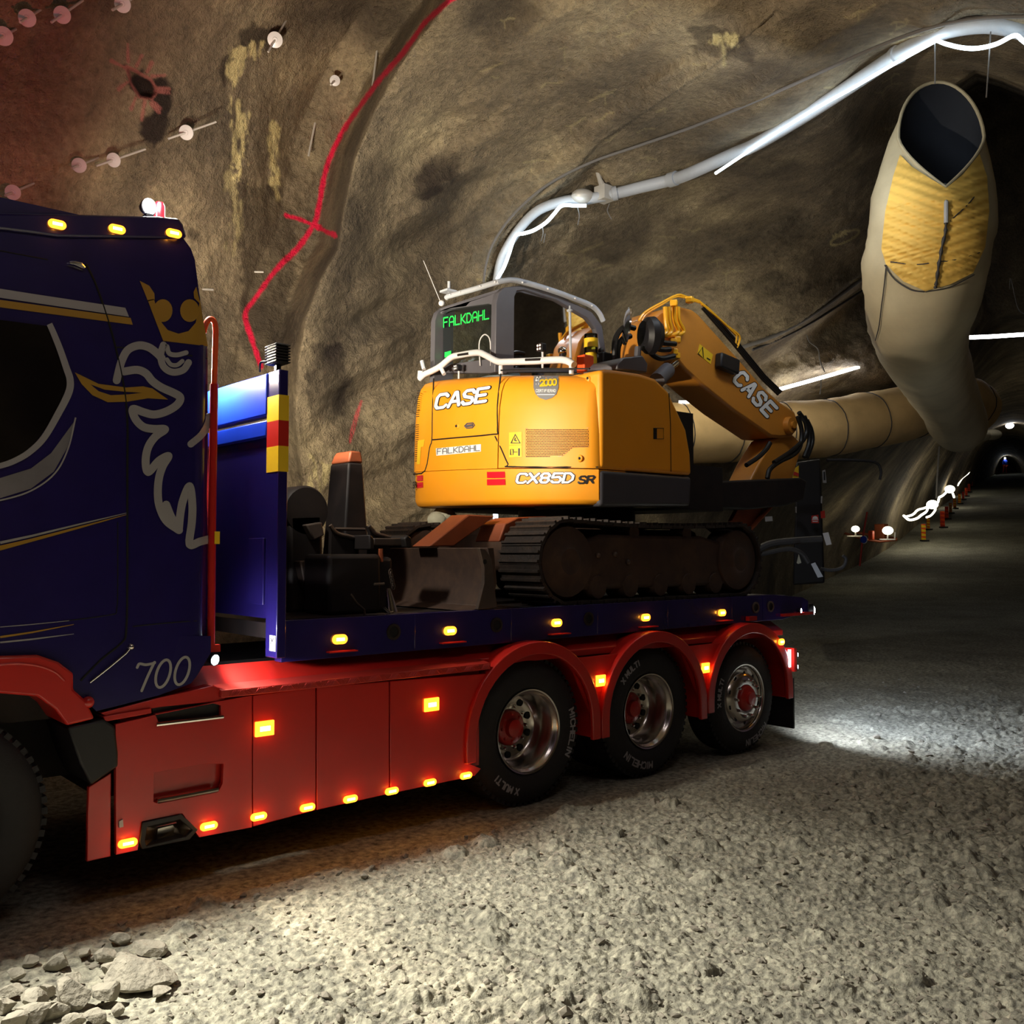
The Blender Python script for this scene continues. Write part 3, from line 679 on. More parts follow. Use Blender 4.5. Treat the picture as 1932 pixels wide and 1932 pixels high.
# ------------------------------------------------------------------ the truck
truck = thing('truck', (3.6, 6.28, 0.0), 'dark blue and red flatbed truck carrying the yellow excavator', 'truck')
REARPX = [(398, 1250), (397, 1215), (396, 1000), (393, 800), (391, 655), (387, 640), (378, 600), (370, 560), (364, 520), (360, 490), (350, 468), (331, 447), (322, 425)]
YN, YF = 5.01, 7.55
def cab_y(x, z): return YN + 0.06 * (np.clip((x - 2.05) / 0.13, 0, 1.2) ** 2) + 0.0 * z
def cab_pt(p, off=0.004):
    y = YN
    for _ in range(3): q = on_y(p[0], p[1], y); y = cab_y(q[0], q[2])
    q = on_y(p[0], p[1], y); return (q[0], q[1] - off, q[2])
rear = [on_y(a, b, 5.08) for a, b in REARPX]
rz = [p[2] for p in rear]; rx = [p[0] for p in rear]
def ring(z):
    xr = float(np.interp(z, rz, rx)) if z > 1.25 else float(np.interp(z, [1.02, 1.25], [1.62 if z < 1.03 else 2.1, rx[0]]))
    pts = []
    for x in np.concatenate([np.linspace(-0.6, 1.3, 4), np.linspace(1.4, xr - 0.13, 5), np.linspace(xr - 0.11, xr - 0.008, 7)]):
        pts.append((x, float(cab_y(x, z)), z))
    pts.append((xr, float(cab_y(xr, z)) + 0.05, z)); pts.append((xr, YF - 0.1, z)); pts.append((xr - 0.1, YF, z)); pts.append((-0.6, YF, z)); return pts
cb = MB(); zs = [1.20] + list(np.linspace(1.25, 2.6, 7)) + [2.7, 2.8, 2.9, 2.98, 3.05, 3.13, 3.25, 3.35, 3.42, 3.48, 3.53]
cb.loft([ring(z) for z in zs])
# the lower cab side runs down to the step between fender and catwalk
low = SP([(138, 1301), (162, 1322), (182, 1342), (230, 1330), (300, 1312), (360, 1290), (372, 1275), (398, 1232), (398, 1200), (120, 1200), (-80, 1200), (-80, 1245), (60, 1237), (110, 1249), (138, 1270)])
cb.prism(low, 5.012, 5.4)
cab = cb.build('cab_body', 'navy_paint', truck, smooth=40)
sp = MB(); SPX = SP([(-330, 372), (-330, 405)], 5.0); sp.prism([(-0.6, SPX[0][1] - 0.10)] + SP([(-330, 372), (-80, 399), (0, 403), (150, 405), (300, 409), (337, 413), (345, 424), (352, 449), (300, 449.5), (110, 447), (60, 440), (0, 433), (-80, 424), (-330, 405)], 5.0) + [(-0.6, SPX[1][1] - 0.10)], 4.99, 7.5)
sp.build('roof_spoiler', 'navy_paint', truck, bevel=0.012)
# door window
w = MB(); chart_fill(w, [[(-90, 596), (0, 604), (92, 616), (110, 648), (128, 712), (124, 742), (98, 792), (62, 842), (30, 866), (0, 880), (-90, 896)]], lambda p: cab_pt(p, 0.006), 60)
w.build('door_window', 'window_dark', truck)
w = MB(); w.ribbon(spline([(92, 612), (100, 630), (112, 660), (124, 695), (131, 718), (128, 742), (108, 782), (82, 826), (56, 852), (30, 868), (0, 879), (-60, 892)], 6), list(np.interp(np.arange(67), [0, 20, 30, 45, 66], [11, 13, 14, 12, 10]))[:67], lambda p: cab_pt(p, 0.012))
w.build('window_trim', 'silver_film', truck, label='silver window trim')
w = MB(); chart_fill(w, [[(142, 792), (127, 844), (101, 890), (58, 922), (0, 940), (-60, 948), (-60, 908), (0, 902), (58, 884), (96, 855)]], cab_pt)
w.build('swoosh_graphic', 'swoosh_film', truck)
w = MB(); w.ribbon(spline([(142, 788), (128, 846), (103, 893), (58, 926), (0, 944), (-60, 952)], 6), 3.0, lambda p: cab_pt(p, 0.006)); w.build('graphic_outline', 'silver_film', truck)
w = MB(); chart_fill(w, [[(-60, 536), (0, 545), (70, 556), (236, 581), (243, 598), (0, 562), (-60, 553)]], cab_pt)
w.build('silver_stripe', 'silver_film', truck)
for l_, w_ in (([(0, 1024), (60, 1011), (150, 989), (238, 968)], [5, 4, 3, 1]), ([(0, 1212), (60, 1206), (139, 1196)], [3, 3, 1])):
    w = MB(); w.ribbon(l_, w_, cab_pt); w.build('silver_pinstripe', 'silver_film', truck)
w = MB(); w.ribbon([(0, 1183), (60, 1178), (130, 1171)], [1.5, 1.5, 1], cab_pt); w.build('silver_pinstripe', 'silver_film', truck)
w = MB(); chart_fill(w, [[(-60, 557), (0, 566), (246, 600), (250, 613), (0, 580), (-60, 571)]], cab_pt)
w.build('gold_stripe', 'gold_film', truck)
for l_, w_ in (([(-40, 1044), (0, 1034), (60, 1019), (150, 995), (238, 971)], [11, 9, 6, 4, 1]), ([(0, 1202), (60, 1193), (139, 1178)], [4, 3, 1])):
    w = MB(); w.ribbon(l_, w_, cab_pt); w.build('gold_pinstripe', 'gold_film', truck)
Z1 = lambda L: [(x / 3.45, 380 + y / 3.45) for x, y in L]; Z2 = lambda L: [(x / 3.45, 900 + y / 3.45) for x, y in L]
w = MB()
for l in ([(960, 645), (1000, 636), (1030, 740), (1052, 792), (1090, 838), (1160, 862), (1225, 845), (1272, 790), (1290, 700), (1300, 640), (1318, 760), (1352, 944), (1060, 908)], [(908, 518), (970, 550), (1003, 600), (1005, 640), (962, 652)], [(1276, 556), (1258, 590), (1262, 630), (1302, 668)]): chart_fill(w, [Z1(l)], cab_pt)
for c in ((1058, 712), (1232, 712)): chart_fill(w, [Z1(circ(c[0], c[1], 62, 24, 74))], lambda p: cab_pt(p, 0.0055))
w.build('crown_emblem', 'gold_film', truck, label='golden crown emblem')
def gs(pts, wd=15.0, f=Z1): w = MB(); q = spline(f(pts), 4); w.stroke(q, wd, lambda p, e: cab_pt(p, .004 + e)); w.build('griffin_emblem', 'silver_film', truck, label='silver stroke of the griffin emblem')
gs([(758, 1165), (768, 1120), (790, 1040), (830, 968), (900, 938), (965, 950), (1015, 985), (1050, 1020)])
gs([(1062, 935), (1044, 1000), (1062, 1075), (1120, 1112), (1190, 1098), (1225, 1050)], 13)
gs([(1085, 945), (1100, 990), (1150, 1000), (1210, 985)], 9); gs([(1085, 1030), (1110, 1062), (1150, 1066), (1185, 1040)], 8)
gs([(806, 1108), (890, 1097), (948, 1120), (990, 1170), (1050, 1212), (1130, 1248), (1172, 1278), (1150, 1325), (1080, 1368), (1000, 1388), (930, 1372), (862, 1352), (878, 1415), (930, 1468), (1000, 1482), (1072, 1484), (1010, 1530), (962, 1600), (945, 1690), (962, 1762), (1030, 1690), (1094, 1658), (1058, 1720), (1032, 1800), (1024, 1900), (1036, 1990), (1080, 2080), (1162, 2140)])
gs([(1162, 340), (1172, 240), (1190, 150), (1232, 60), (1250, 180), (1246, 300), (1232, 438), (1300, 420), (1378, 400)], 15, Z2)
gs([(1080, 180), (1115, 265), (1162, 338)], 15, Z2)
gs([(1240, 1580), (1310, 1520), (1350, 1450), (1362, 1400)], 13)
w = MB(); chart_fill(w, [Z1([(485, 1113), (640, 1188), (820, 1212), (930, 1204), (990, 1218), (1092, 1290), (960, 1282), (830, 1304), (700, 1308), (600, 1262), (530, 1190)]), Z1([(588, 1192), (640, 1236), (720, 1262), (840, 1256), (925, 1246), (820, 1240), (680, 1226)])], cab_pt)
w.build('griffin_beak', 'gold_film', truck)
NB = lambda p, e: tuple(on_y(p[0], p[1], 5.0085 - e))
w = MB(); w.stroke(spline(Z2([(893, 1240), (908, 1216), (950, 1222), (1002, 1212), (1002, 1212), (965, 1290), (922, 1392)]), 5), 5.0, NB); w.build('fleet_number', 'silver_film', truck, label='silver digit 7')
for cx, cy in ((1062, 1280), (1186, 1262)):
    w = MB(); w.ribbon(Z2([(cx + 44 * math.cos(t) - 22 * math.sin(t), cy + 90 * math.sin(t)) for t in np.linspace(0, 2 * math.pi, 30)]), 5.0, lambda p: NB(p, 0)); w.build('fleet_number', 'silver_film', truck, label='silver digit 0')
w = MB()
for l, r_ in (([(162, 498), (178, 530), (196, 580), (214, 640), (232, 720), (240, 790), (240, 900), (240, 1100), (238, 1190), (230, 1212), (190, 1245), (152, 1284)], 0.006), ([(0, 473), (90, 490)], 0.003), ([(216, 655), (300, 662), (391, 676)], 0.004), ([(222, 985), (222, 1100), (220, 1150), (208, 1160), (120, 1172)], 0.003), ([(250, 1182), (320, 1175), (394, 1170)], 0.003)):
    w.tube([cab_pt(p, 0.0) for p in spline(l, 3)], r_, 6)
w.build('door_seam', 'dark_hole', truck)
w = MB(); w.tube([cab_pt(p, 0.012) for p in [(168, 1287), (205, 1258), (236, 1232), (244, 1222)]], 0.006, 8); w.ball(cab_pt((246, 1220), .01), 0.016, 8); w.build('door_edge_strip', 'chrome', truck)
w = MB(); w.tube([cab_pt(p, 0.02) for p in [(129, 497), (140, 498), (150, 501), (158, 507)]], [0.006, 0.010, 0.014, 0.005], 8); w.build('roof_bracket', 'chrome', truck)
# front fender, mud block, flap
w = MB(); w.prism(SP([(-420, 1500), (-360, 1380), (-250, 1290), (-120, 1250), (0, 1238), (72, 1236), (110, 1249), (138, 1270), (138, 1301), (162, 1322), (178, 1356), (125, 1369), (104, 1339), (70, 1314), (0, 1308), (-120, 1322), (-230, 1365), (-310, 1430), (-350, 1520)], 4.98), 4.97, 5.34)
w.build('front_fender', 'red_paint', truck, bevel=0.012)
w = MB(); w.tube([on_y(a, b, 4.972) for a, b in spline([(-120, 1276), (0, 1254), (60, 1254), (100, 1266), (122, 1284)], 5)], 0.007, 8); w.build('fender_crease', 'red_paint', truck)
w = MB(); w.prism(SP([(127, 1372), (196, 1357), (217, 1371), (223, 1420), (223, 1446), (171, 1482), (150, 1440)], 4.99), 4.985, 5.4); w.build('mud_guard', 'black_plastic', truck, bevel=0.012)
w = MB(); w.prism(SP([(167, 1485), (210, 1458), (209, 1616), (164, 1626)], 5.02), 5.02, 5.05); w.build('splash_panel', 'red_paint', truck, bevel=0.004)
w = MB(); w.ball(on_y(166, 1325, 4.99), 0.03, 8); w.build('fender_bolt', 'red_paint', truck)
# side skirt: four flush panels
POCK1 = [(285, 1334), (401, 1324), (420, 1328), (420, 1354), (296, 1368), (289, 1350)]
POCK2 = [(290, 1458), (388, 1441), (422, 1441), (420, 1478), (412, 1494), (299, 1516), (290, 1513)]
def panel(name, outer, holes=(), mt='red_paint'):
    m_ = MB(); prism_holes(m_, [SP(outer, 5.0)] + [SP(h, 5.0) for h in holes], 5.0, 5.03); return m_.build(name, mt, truck, bevel=0.004)
panel('step_panel', [(218, 1367), (285, 1351), (430, 1320), (475.5, 1312), (475.5, 1561), (376, 1580), (344, 1535), (268, 1550), (260, 1604), (219, 1613)], [[(293, 1347), (402, 1327), (417, 1331), (417, 1352), (300, 1364)], POCK2])
panel('locker_door', [(477.5, 1312), (595.5, 1296.5), (595.5, 1529), (477.5, 1560)])
panel('locker_door', [(598, 1296), (734, 1285.5), (734, 1498), (598, 1528.5)])
panel('locker_door', [(736.5, 1285), (917, 1271), (895, 1312), (884, 1360), (881, 1420), (884, 1440), (908, 1450), (896, 1464), (736.5, 1497.5)])
w = MB(); w.box(1.72, 4.12, 5.05, 5.09, 0.36, 1.0); w.build('skirt_backing', 'red_paint', truck)
w = MB(); w.prism(SP([(286, 1330), (425, 1320), (424, 1358), (294, 1372)], 5.03), 5.032, 5.06); w.build('step_recess', 'black_plastic', truck)
w = MB(); w.tube([on_y(295, 1367, 4.995), on_y(421, 1352, 4.995)], 0.011, 8); w.build('step_edge', 'chrome', truck)
w = MB(); w.tube([on_y(296, 1511, 4.998), on_y(411, 1489, 4.998)], 0.014, 8); w.build('step_edge', 'chrome', truck)
w = MB(); prism_holes(w, [SP([(263, 1588), (268, 1552), (342, 1536), (373, 1565), (357, 1584), (268, 1602)], 4.99), SP([(273, 1586), (277, 1560), (339, 1546), (363, 1566), (351, 1578), (276, 1596)], 4.99)], 4.985, 5.06); w.build('exhaust_frame', 'black_plastic', truck, bevel=0.003)
w = MB(); a = [on_y(*p, 4.995) for p in [(273, 1586), (277, 1560), (339, 1546), (363, 1566), (351, 1578), (276, 1596)]]; b_ = [on_y(*p, 5.10) for p in [(296, 1580), (298, 1564), (326, 1557), (330, 1562), (328, 1570), (300, 1584)]]
w.loft([a, b_], True, False); w.add(b_, [tuple(range(6))]); w.build('exhaust_outlet', 'alloy', truck, smooth=20)
w = MB(); w.prism(SP([(225, 1550), (232, 1546), (233, 1560), (225, 1562)], 4.99), 4.99, 5.0); w.build('skirt_label', 'silver_film', truck)
# tread strip and catwalk cover above the skirt
w = MB(); w.prism_x([(4.985, 1.012), (4.985, 1.055), (5.10, 1.075), (5.10, 1.012)], 2.24, 4.17)
w.build('tread_strip', 'red_tread', truck, bevel=0.004)
w = MB(); k = 0
x = 2.30
while x < 4.15:
    for q in range(5):
        xx = x + q * 0.011
        w.tube([(xx - 0.012, 4.984, 1.020), (xx + 0.012, 4.984, 1.048)] if (k % 2 == 0) else [(xx + 0.012, 4.984, 1.020), (xx - 0.012, 4.984, 1.048)], 0.0035, 5)
    x += 0.075; k += 1
w.build('tread_pattern', 'red_tread', truck, smooth=0)
w = MB(); w.prism_x([(5.10, 1.02), (5.10, 1.07), (5.26, 1.165), (5.26, 1.02)], 1.9, 7.9); w.build('catwalk_cover', 'red_paint', truck, bevel=0.006)
w = MB(); w.prism(SP([(195, 1352), (286, 1336), (286, 1346), (198, 1362)], 5.0), 5.0, 5.3); w.prism(SP([(190, 1345), (300, 1316), (400, 1294), (424, 1300), (424, 1322), (300, 1334), (200, 1352)], 5.02), 5.015, 5.3); w.build('step_top', 'red_paint', truck, bevel=0.004)
w = MB(); w.box(-0.5, 8.0, 5.75, 6.85, 0.55, 1.12); w.box(1.7, 4.0, 5.3, 7.3, 0.5, 1.0); w.box(-0.3, 1.6, 5.3, 7.3, 0.95, 1.25); w.build('chassis', 'dark_steel', truck)
# bed
w = MB(); w.box(2.62, 8.02, 5.13, 7.43, 1.30, 1.395); w.prism([(8.02, 1.30), (8.02, 1.395), (8.34, 1.34), (8.34, 1.28)], 5.13, 7.43); w.build('bed_deck', 'dark_steel', truck, bevel=0.004)
w = MB(); w.prism([(2.66, 1.165), (2.66, 1.41), (7.75, 1.41), (8.25, 1.37), (8.36, 1.33), (8.36, 1.225), (7.9, 1.17)], 5.105, 5.19)
for x in (3.62, 4.46, 5.35, 6.2, 7.1, 7.58): w.box(x - .004, x + .004, 5.101, 5.106, 1.18, 1.40)
w.build('bed_rail', 'navy_paint', truck, bevel=0.006)
w = MB(); w.prism([(2.66, 1.165), (2.66, 1.41), (8.36, 1.36), (8.36, 1.2)], 7.40, 7.48); w.build('bed_rail', 'navy_paint', truck, bevel=0.006)
for x in (3.45, 4.32, 5.25, 7.46, 7.70):
    w = MB(); w.lathe([(0.052, 0.0), (0.052, -0.012), (0.036, -0.012), (0.036, 0.004)], (x, 5.106, 1.30), 'y', 20); w.build('lashing_ring', 'dark_steel' if x < 7 else 'worn_steel', truck)
    w = MB(); w.lathe([(0.001, 0), (0.037, 0)], (x, 5.103, 1.30), 'y', 16); w.build('lashing_hole', 'dark_hole', truck)
w = MB(); w.box(7.86, 8.40, 5.06, 5.10, 1.20, 1.225); w.box(7.30, 7.42, 5.06, 5.10, 1.185, 1.225); w.build('bed_edge_strip', 'red_paint', truck)
# headboard behind the cab
w = MB(); w.box(2.585, 2.645, 5.02, 5.16, 1.20, 2.885); w.build('headboard_post', 'navy_paint', truck, bevel=0.005)
w = MB(); w.box(2.585, 2.645, 7.35, 7.49, 1.30, 2.885); w.build('headboard_post', 'navy_paint', truck, bevel=0.005)
w = MB(); w.box(2.575, 2.66, 5.16, 7.35, 2.63, 2.88); w.build('headboard_beam', 'blue_paint', truck, bevel=0.008)
w = MB(); w.box(2.61, 2.64, 5.16, 7.35, 1.42, 2.60); w.box(2.595, 2.61, 5.22, 5.42, 1.5, 1.9); w.build('headboard_panel', 'navy_paint', truck, bevel=0.005)
w = MB(); w.box(2.575, 2.61, 5.16, 7.35, 2.50, 2.60); w.build('headboard_ledge', 'blue_paint', truck, bevel=0.01)
zt = [2.735, 2.585, 2.435, 2.285]
for i, m_ in enumerate(('yellow_film', 'red_film', 'yellow_film')):
    w = MB(); w.box(2.582, 2.648, 5.016, 5.164, zt[i + 1], zt[i]); w.build('warning_band', m_, truck, label=('yellow' if i != 1 else 'red') + ' reflective band')
w = MB(); w.box(2.5815, 2.584, 5.025, 5.10, 1.24, 1.33); w.build('maker_plate', 'white_film', truck)
w = MB(); text(w, 'CMT', lambda p: (2.5805, 5.092 - p[0], 1.285 + p[1]), 0.028, 0.014, 0.006, 0.005); w.build('plate_lettering', 'ink', truck)
hp = (2.62, 5.10, 2.97); w = MB(); w.box(2.575, 2.655, 5.04, 5.16, 2.925, 3.045)
for k in range(7): w.box(2.565, 2.665, 5.03, 5.17, 2.93 + k * 0.017, 2.938 + k * 0.017)
hl = w.build('headboard_lamp', 'black_plastic', truck, bevel=0.006)
w = MB(); w.box(2.60, 2.63, 5.085, 5.115, 2.885, 2.93); w.tube(spline([(2.60, 5.12, 2.94), (2.56, 5.20, 2.95), (2.57, 5.24, 2.90)], 4), 0.007, 6); w.build('lamp_bracket', 'black_plastic', hl)
# red lift mast / exhaust guard between cab and headboard
w = MB(); w.tube([on_y(398, 1222, 5.07), on_y(400, 1000, 5.07), on_y(404, 725, 5.07)], 0.022, 12); w.box(2.20, 2.26, 5.05, 5.09, 1.26, 1.30); w.build('grab_mast', 'red_paint', truck)
w = MB(); w.tube([on_y(404, 728, 5.07), on_y(406, 660, 5.07)] + [on_y(a, b, 5.07) for a, b in spline([(407, 625), (405, 609), (398, 602), (391, 606), (386, 618), (384, 628)], 4)], 0.016, 12); w.build('grab_handle', 'board_orange', truck)
w = MB(); w.box(2.215, 2.245, 5.043, 5.047, 1.86, 1.93); w.build('mast_label', 'yellow_film', truck)
w = MB(); w.box(2.305, 2.315, 5.69, 6.35, 2.62, 2.996); w.box(2.305, 2.315, 5.43, 5.69, 2.62, 3.08); w.box(2.205, 2.215, 5.45, 6.45, 2.55, 3.45); w.box(2.205, 2.300, 5.850, 5.858, 2.75, 3.45); w.box(2.205, 2.315, 5.60, 5.95, 2.60, 2.64); w.build('light_block', 'black_plastic', truck)  # hidden plates added to block and shape the cab-back lamp's light
# wheels
def wheel(cx, cz, deep, texts, r_t=0.525):
    t = MB(); yo = 5.07; k = r_t / 0.525
    prof = [(0.30, 0.02), (0.315, -0.004), (0.345, -0.012), (0.40, -0.016), (0.455, -0.006), (0.492, 0.016), (0.515, 0.045), (0.525, 0.075), (0.527, 0.14), (0.527, 0.24), (0.515, 0.285), (0.46, 0.31), (0.32, 0.30)]
    t.lathe([(r * k, h) for r, h in prof], (cx, yo, cz), 'y', 72)
    if deep: t.lathe([(r * k, h + 0.33) for r, h in prof], (cx, yo, cz), 'y', 48)
    for j in range(60):
        a = 2 * math.pi * j / 60; ca, sa = math.cos(a), math.sin(a)
        t.box(0, 0, 0, 0, 0, 0)
        t.v[-8:] = [(cx + ca * rr_ - sa * q, yo + h, cz + sa * rr_ + ca * q) for h in (0.035, 0.10) for q in (-0.016, 0.016) for rr_ in (0.50 * k, 0.533 * k)]
    wh = t.build('wheel', 'rubber', truck, smooth=50)
    r_ = MB()
    if deep:
        r_.lathe([(0.300, 0.016), (0.306, 0.0), (0.302, -0.008), (0.292, -0.004), (0.286, 0.016), (0.272, 0.024), (0.262, 0.050), (0.256, 0.15), (0.246, 0.205), (0.225, 0.228), (0.19, 0.236), (0.15, 0.236), (0.13, 0.225), (0.125, 0.26)], (cx, yo, cz), 'y', 64)
    else:
        r_.lathe([(0.300, 0.016), (0.306, 0.0), (0.302, -0.008), (0.290, -0.004), (0.282, 0.02), (0.268, 0.028), (0.258, 0.05), (0.248, 0.06), (0.235, 0.03), (0.215, 0.0), (0.185, -0.02), (0.15, -0.026), (0.12, -0.02), (0.118, 0.1)], (cx, yo, cz), 'y', 64)
    r_.build('rim', 'alloy', wh, smooth=50)
    hr, hy = (0.205, 0.230) if deep else (0.222, 0.006)
    for j in range(10):
        a = 2 * math.pi * (j + 0.5) / 10; d = MB(); d.lathe([(0.001, 0), (0.027 if deep else 0.018, 0)], (cx + hr * math.cos(a), yo + hy - (0.004 if deep else 0.006), cz + hr * math.sin(a)), 'y', 16); d.build('rim_hole', 'dark_hole', wh)
        a = 2 * math.pi * j / 10; d = MB(); rb, hb = (0.158, 0.236) if deep else (0.165, -0.022)
        d.lathe([(0.014, 0.0), (0.013, -0.03), (0.008, -0.038), (0.001, -0.04)], (cx + rb * math.cos(a), yo + hb, cz + rb * math.sin(a)), 'y', 8); d.build('wheel_nut', 'chrome', wh)
    h = MB()
    if deep:
        h.lathe([(0.135, 0.25), (0.13, 0.20), (0.115, 0.185), (0.07, 0.18), (0.065, 0.145), (0.055, 0.14), (0.001, 0.14)], (cx, yo, cz), 'y', 36)
        for j in range(8): a = 2 * math.pi * j / 8; h.ball((cx + 0.098 * math.cos(a), yo + 0.186, cz + 0.098 * math.sin(a)), 0.013, 6)
    else: h.lathe([(0.118, 0.05), (0.115, -0.03), (0.10, -0.05), (0.06, -0.06), (0.055, -0.085), (0.001, -0.09)], (cx, yo, cz), 'y', 36)
    h.build('hub', 'red_paint', wh, smooth=40)
    for s, a0, hh, wd in texts:
        R_ = 0.405 * k; l = MB()
        def f(p, a0=a0):
            r = R_ + p[1]; th = math.radians(a0) - p[0] / R_; return (cx + r * math.cos(th), yo - 0.0165 + 0.13 * max(0, r - 0.43 * k) - 0.003, cz + r * math.sin(th))
        text(l, s, f, hh, wd, 0.013, 0.0125); l.build('tyre_lettering', 'rubber_letter', wh, smooth=0)
    return wh
wheel(4.60, 0.525, True, [('MICHELIN', 16, 0.048, 0.036), ('X MULTI', 254, 0.040, 0.028)])
wheel(5.915, 0.525, True, [('MICHELIN', 272, 0.048, 0.036), ('X MULTI', 142, 0.040, 0.028)])
wheel(7.225, 0.50, False, [('X MULTI', 186, 0.040, 0.028), ('MICHELIN', 318, 0.048, 0.034)], 0.49)
wheel(0.86, 0.53, False, [])
# the three rear mudguards, their flaps and the panels between
for cx in (4.605, 5.915, 7.225):
    o_, i_ = [], []
    for k in range(25):
        a = math.pi * k / 24; o_.append((cx + 0.648 * math.cos(a), 0.53 + 0.645 * math.sin(a))); i_.append((cx + 0.562 * math.cos(a), 0.53 + 0.555 * math.sin(a)))
    lz = 0.40 if cx < 7 else 0.44
    w = MB(); w.prism([(cx + 0.648, lz)] + o_ + [(cx - 0.648, lz), (cx - 0.562, lz)] + list(reversed(i_)) + [(cx + 0.562, lz)], 4.975, 5.01)
    w.prism([(cx + 0.648, lz)] + o_ + [(cx - 0.648, lz), (cx - 0.625, lz)] + [(cx + 0.625 * math.cos(math.pi * k / 24), 0.53 + 0.622 * math.sin(math.pi * k / 24)) for k in range(24, -1, -1)] + [(cx + 0.625, lz)], 5.01, 5.72)
    w.build('mudguard', 'red_paint', truck, bevel=0.008)
for cx in (5.26, 6.57):
    w = MB(); w.prism([(cx - 0.02, 0.52), (cx - 0.30, 1.02), (cx + 0.30, 1.02), (cx + 0.02, 0.52)], 5.02, 5.05); w.build('spacer_panel', 'red_paint', truck)
w = MB(); w.box(7.90, 7.925, 5.0, 5.62, 0.15, 0.62); w.build('mud_flap', 'rubber', truck)
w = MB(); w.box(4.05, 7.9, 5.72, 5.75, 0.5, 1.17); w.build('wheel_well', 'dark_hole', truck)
# lamps
def marker(px, py, y, wd=0.098, ht=0.044, square=False):
    p = on_y(px, py, y); m_ = MB()
    if square: m_.box(p[0] - wd / 2, p[0] + wd / 2, y - 0.016, y, p[2] - ht / 2, p[2] + ht / 2)
    else:
        q = [(p[0] + (wd - ht) / 2 * sx + ht / 2 * math.cos(t), p[2] + ht / 2 * math.sin(t)) for sx, t in [(1, -math.pi / 2 + k * math.pi / 8) for k in range(9)] + [(-1, math.pi / 2 + k * math.pi / 8) for k in range(9)]]
        m_.prism(q, y - 0.016, y)
    l = m_.build('marker_light', 'amber_lens', truck, bevel=0.004, label='glowing amber marker light')
    e = MB(); e.box(p[0] - wd * 0.27, p[0] + wd * 0.27, y - 0.019, y - 0.015, p[2] - ht * 0.16, p[2] + ht * 0.16); e.build('diode_strip', 'amber_led', l)
    q = lamp('amber_glow', 'POINT', (p[0], y - 0.05, p[2]), 0.22, (1.0, 0.34, 0.03), 0.012); q.parent = l; q.location = Vector((p[0], y - 0.05, p[2])) - Vector(WLOC['truck'])
for a, b in ((240, 1590), (393, 1558), (487, 1540), (579, 1523), (660, 1507), (738, 1492), (810, 1476), (878, 1463)): marker(a, b, 4.999)
for a, b in ((640, 1206), (848, 1190), (1049, 1175), (1217, 1165), (1361, 1156)): marker(a, b, 5.104, 0.105, 0.06)
for a, b in ((107, 424), (220, 433), (327, 441)): marker(a, b, 4.989, 0.085, 0.045)
for a, b in ((498, 1374), (813, 1329)): marker(a, b, 4.999, 0.115, 0.085, True)
for a, b in ((1132, 1284), (1330, 1260)): marker(a, b, 5.019, 0.10, 0.085, True)
marker(1473, 1211, 4.974, 0.09, 0.06)
for x in (3.06, 3.92, 4.92, 5.93, 6.96):
    w = MB(); w.box(x - 0.10, x + 0.10, 5.06, 5.105, 1.20, 1.208); w.build('light_ledge', 'red_paint', truck)
def led_lamp(name, p, r, facing, body='black_plastic'):
    m_ = MB(); f = Vector(facing).normalized(); m3 = f.to_track_quat('Z', 'Y').to_matrix()
    b = MB(); b.lathe([(0.001, -r * 1.2), (r * 0.7, -r * 1.1), (r * 1.1, -r * 0.3), (r * 1.15, 0.004), (r * 0.95, 0.004)], (0, 0, 0), 'z', 20)
    m_.add([tuple(np.array(m3 @ Vector(v)) + np.array(p)) for v in b.v], b.f); o = m_.build(name, body, truck)
    e = MB(); b = MB(); b.lathe([(0.001, r * 0.35), (r * 0.5, r * 0.28), (r * 0.95, 0.004)], (0, 0, 0), 'z', 20)
    e.add([tuple(np.array(m3 @ Vector(v)) + np.array(p)) for v in b.v], b.f); e.build('lamp_lens', 'white_led', o, label='bright white lens'); return o
led_lamp('work_light', on_y(281, 391, 5.16), 0.042, (0.25, -0.9, -0.1))
w = MB(); p = on_y(281, 391, 5.16); w.box(p[0] - .02, p[0] + .02, 5.14, 5.20, p[2] - 0.14, p[2] - 0.04); w.build('lamp_bracket', 'black_plastic', truck)
w = MB(); p = on_y(301, 396, 5.18); w.lathe([(0.001, 0.045), (0.02, 0.04), (0.028, 0.02), (0.03, -0.05)], tuple(p), 'z', 16); w.build('beacon', 'red_lens', truck, label='red beacon lens')
led_lamp('low_work_light', on_y(405, 1245, 5.03), 0.030, (0.35, -0.9, -0.1))
led_lamp('tail_work_light', on_y(1535, 1152, 5.08), 0.046, (0.5, -0.8, 0)); led_lamp('tail_work_light', on_y(1511, 1152, 5.09), 0.022, (0.3, -0.9, 0))
led_lamp('reversing_light', on_y(1504, 1235, 5.05), 0.028, (0.6, -0.8, 0)); led_lamp('reversing_light', on_y(1504, 1258, 5.05), 0.028, (0.6, -0.8, 0))
w = MB(); w.box(7.93, 7.97, 5.0, 5.45, 0.68, 0.90); w.build('tail_lamp_panel', 'red_paint', truck)
w = MB(); p = on_y(1489, 1240, 4.98); w.box(p[0] - .012, p[0] + .012, 4.97, 4.985, p[2] - 0.09, p[2] + 0.07); w.build('tail_marker', 'white_led', truck)
w = MB(); w.box(8.36, 8.44, 5.10, 7.45, 1.21, 1.30); w.build('tail_beam', 'dark_steel', truck)

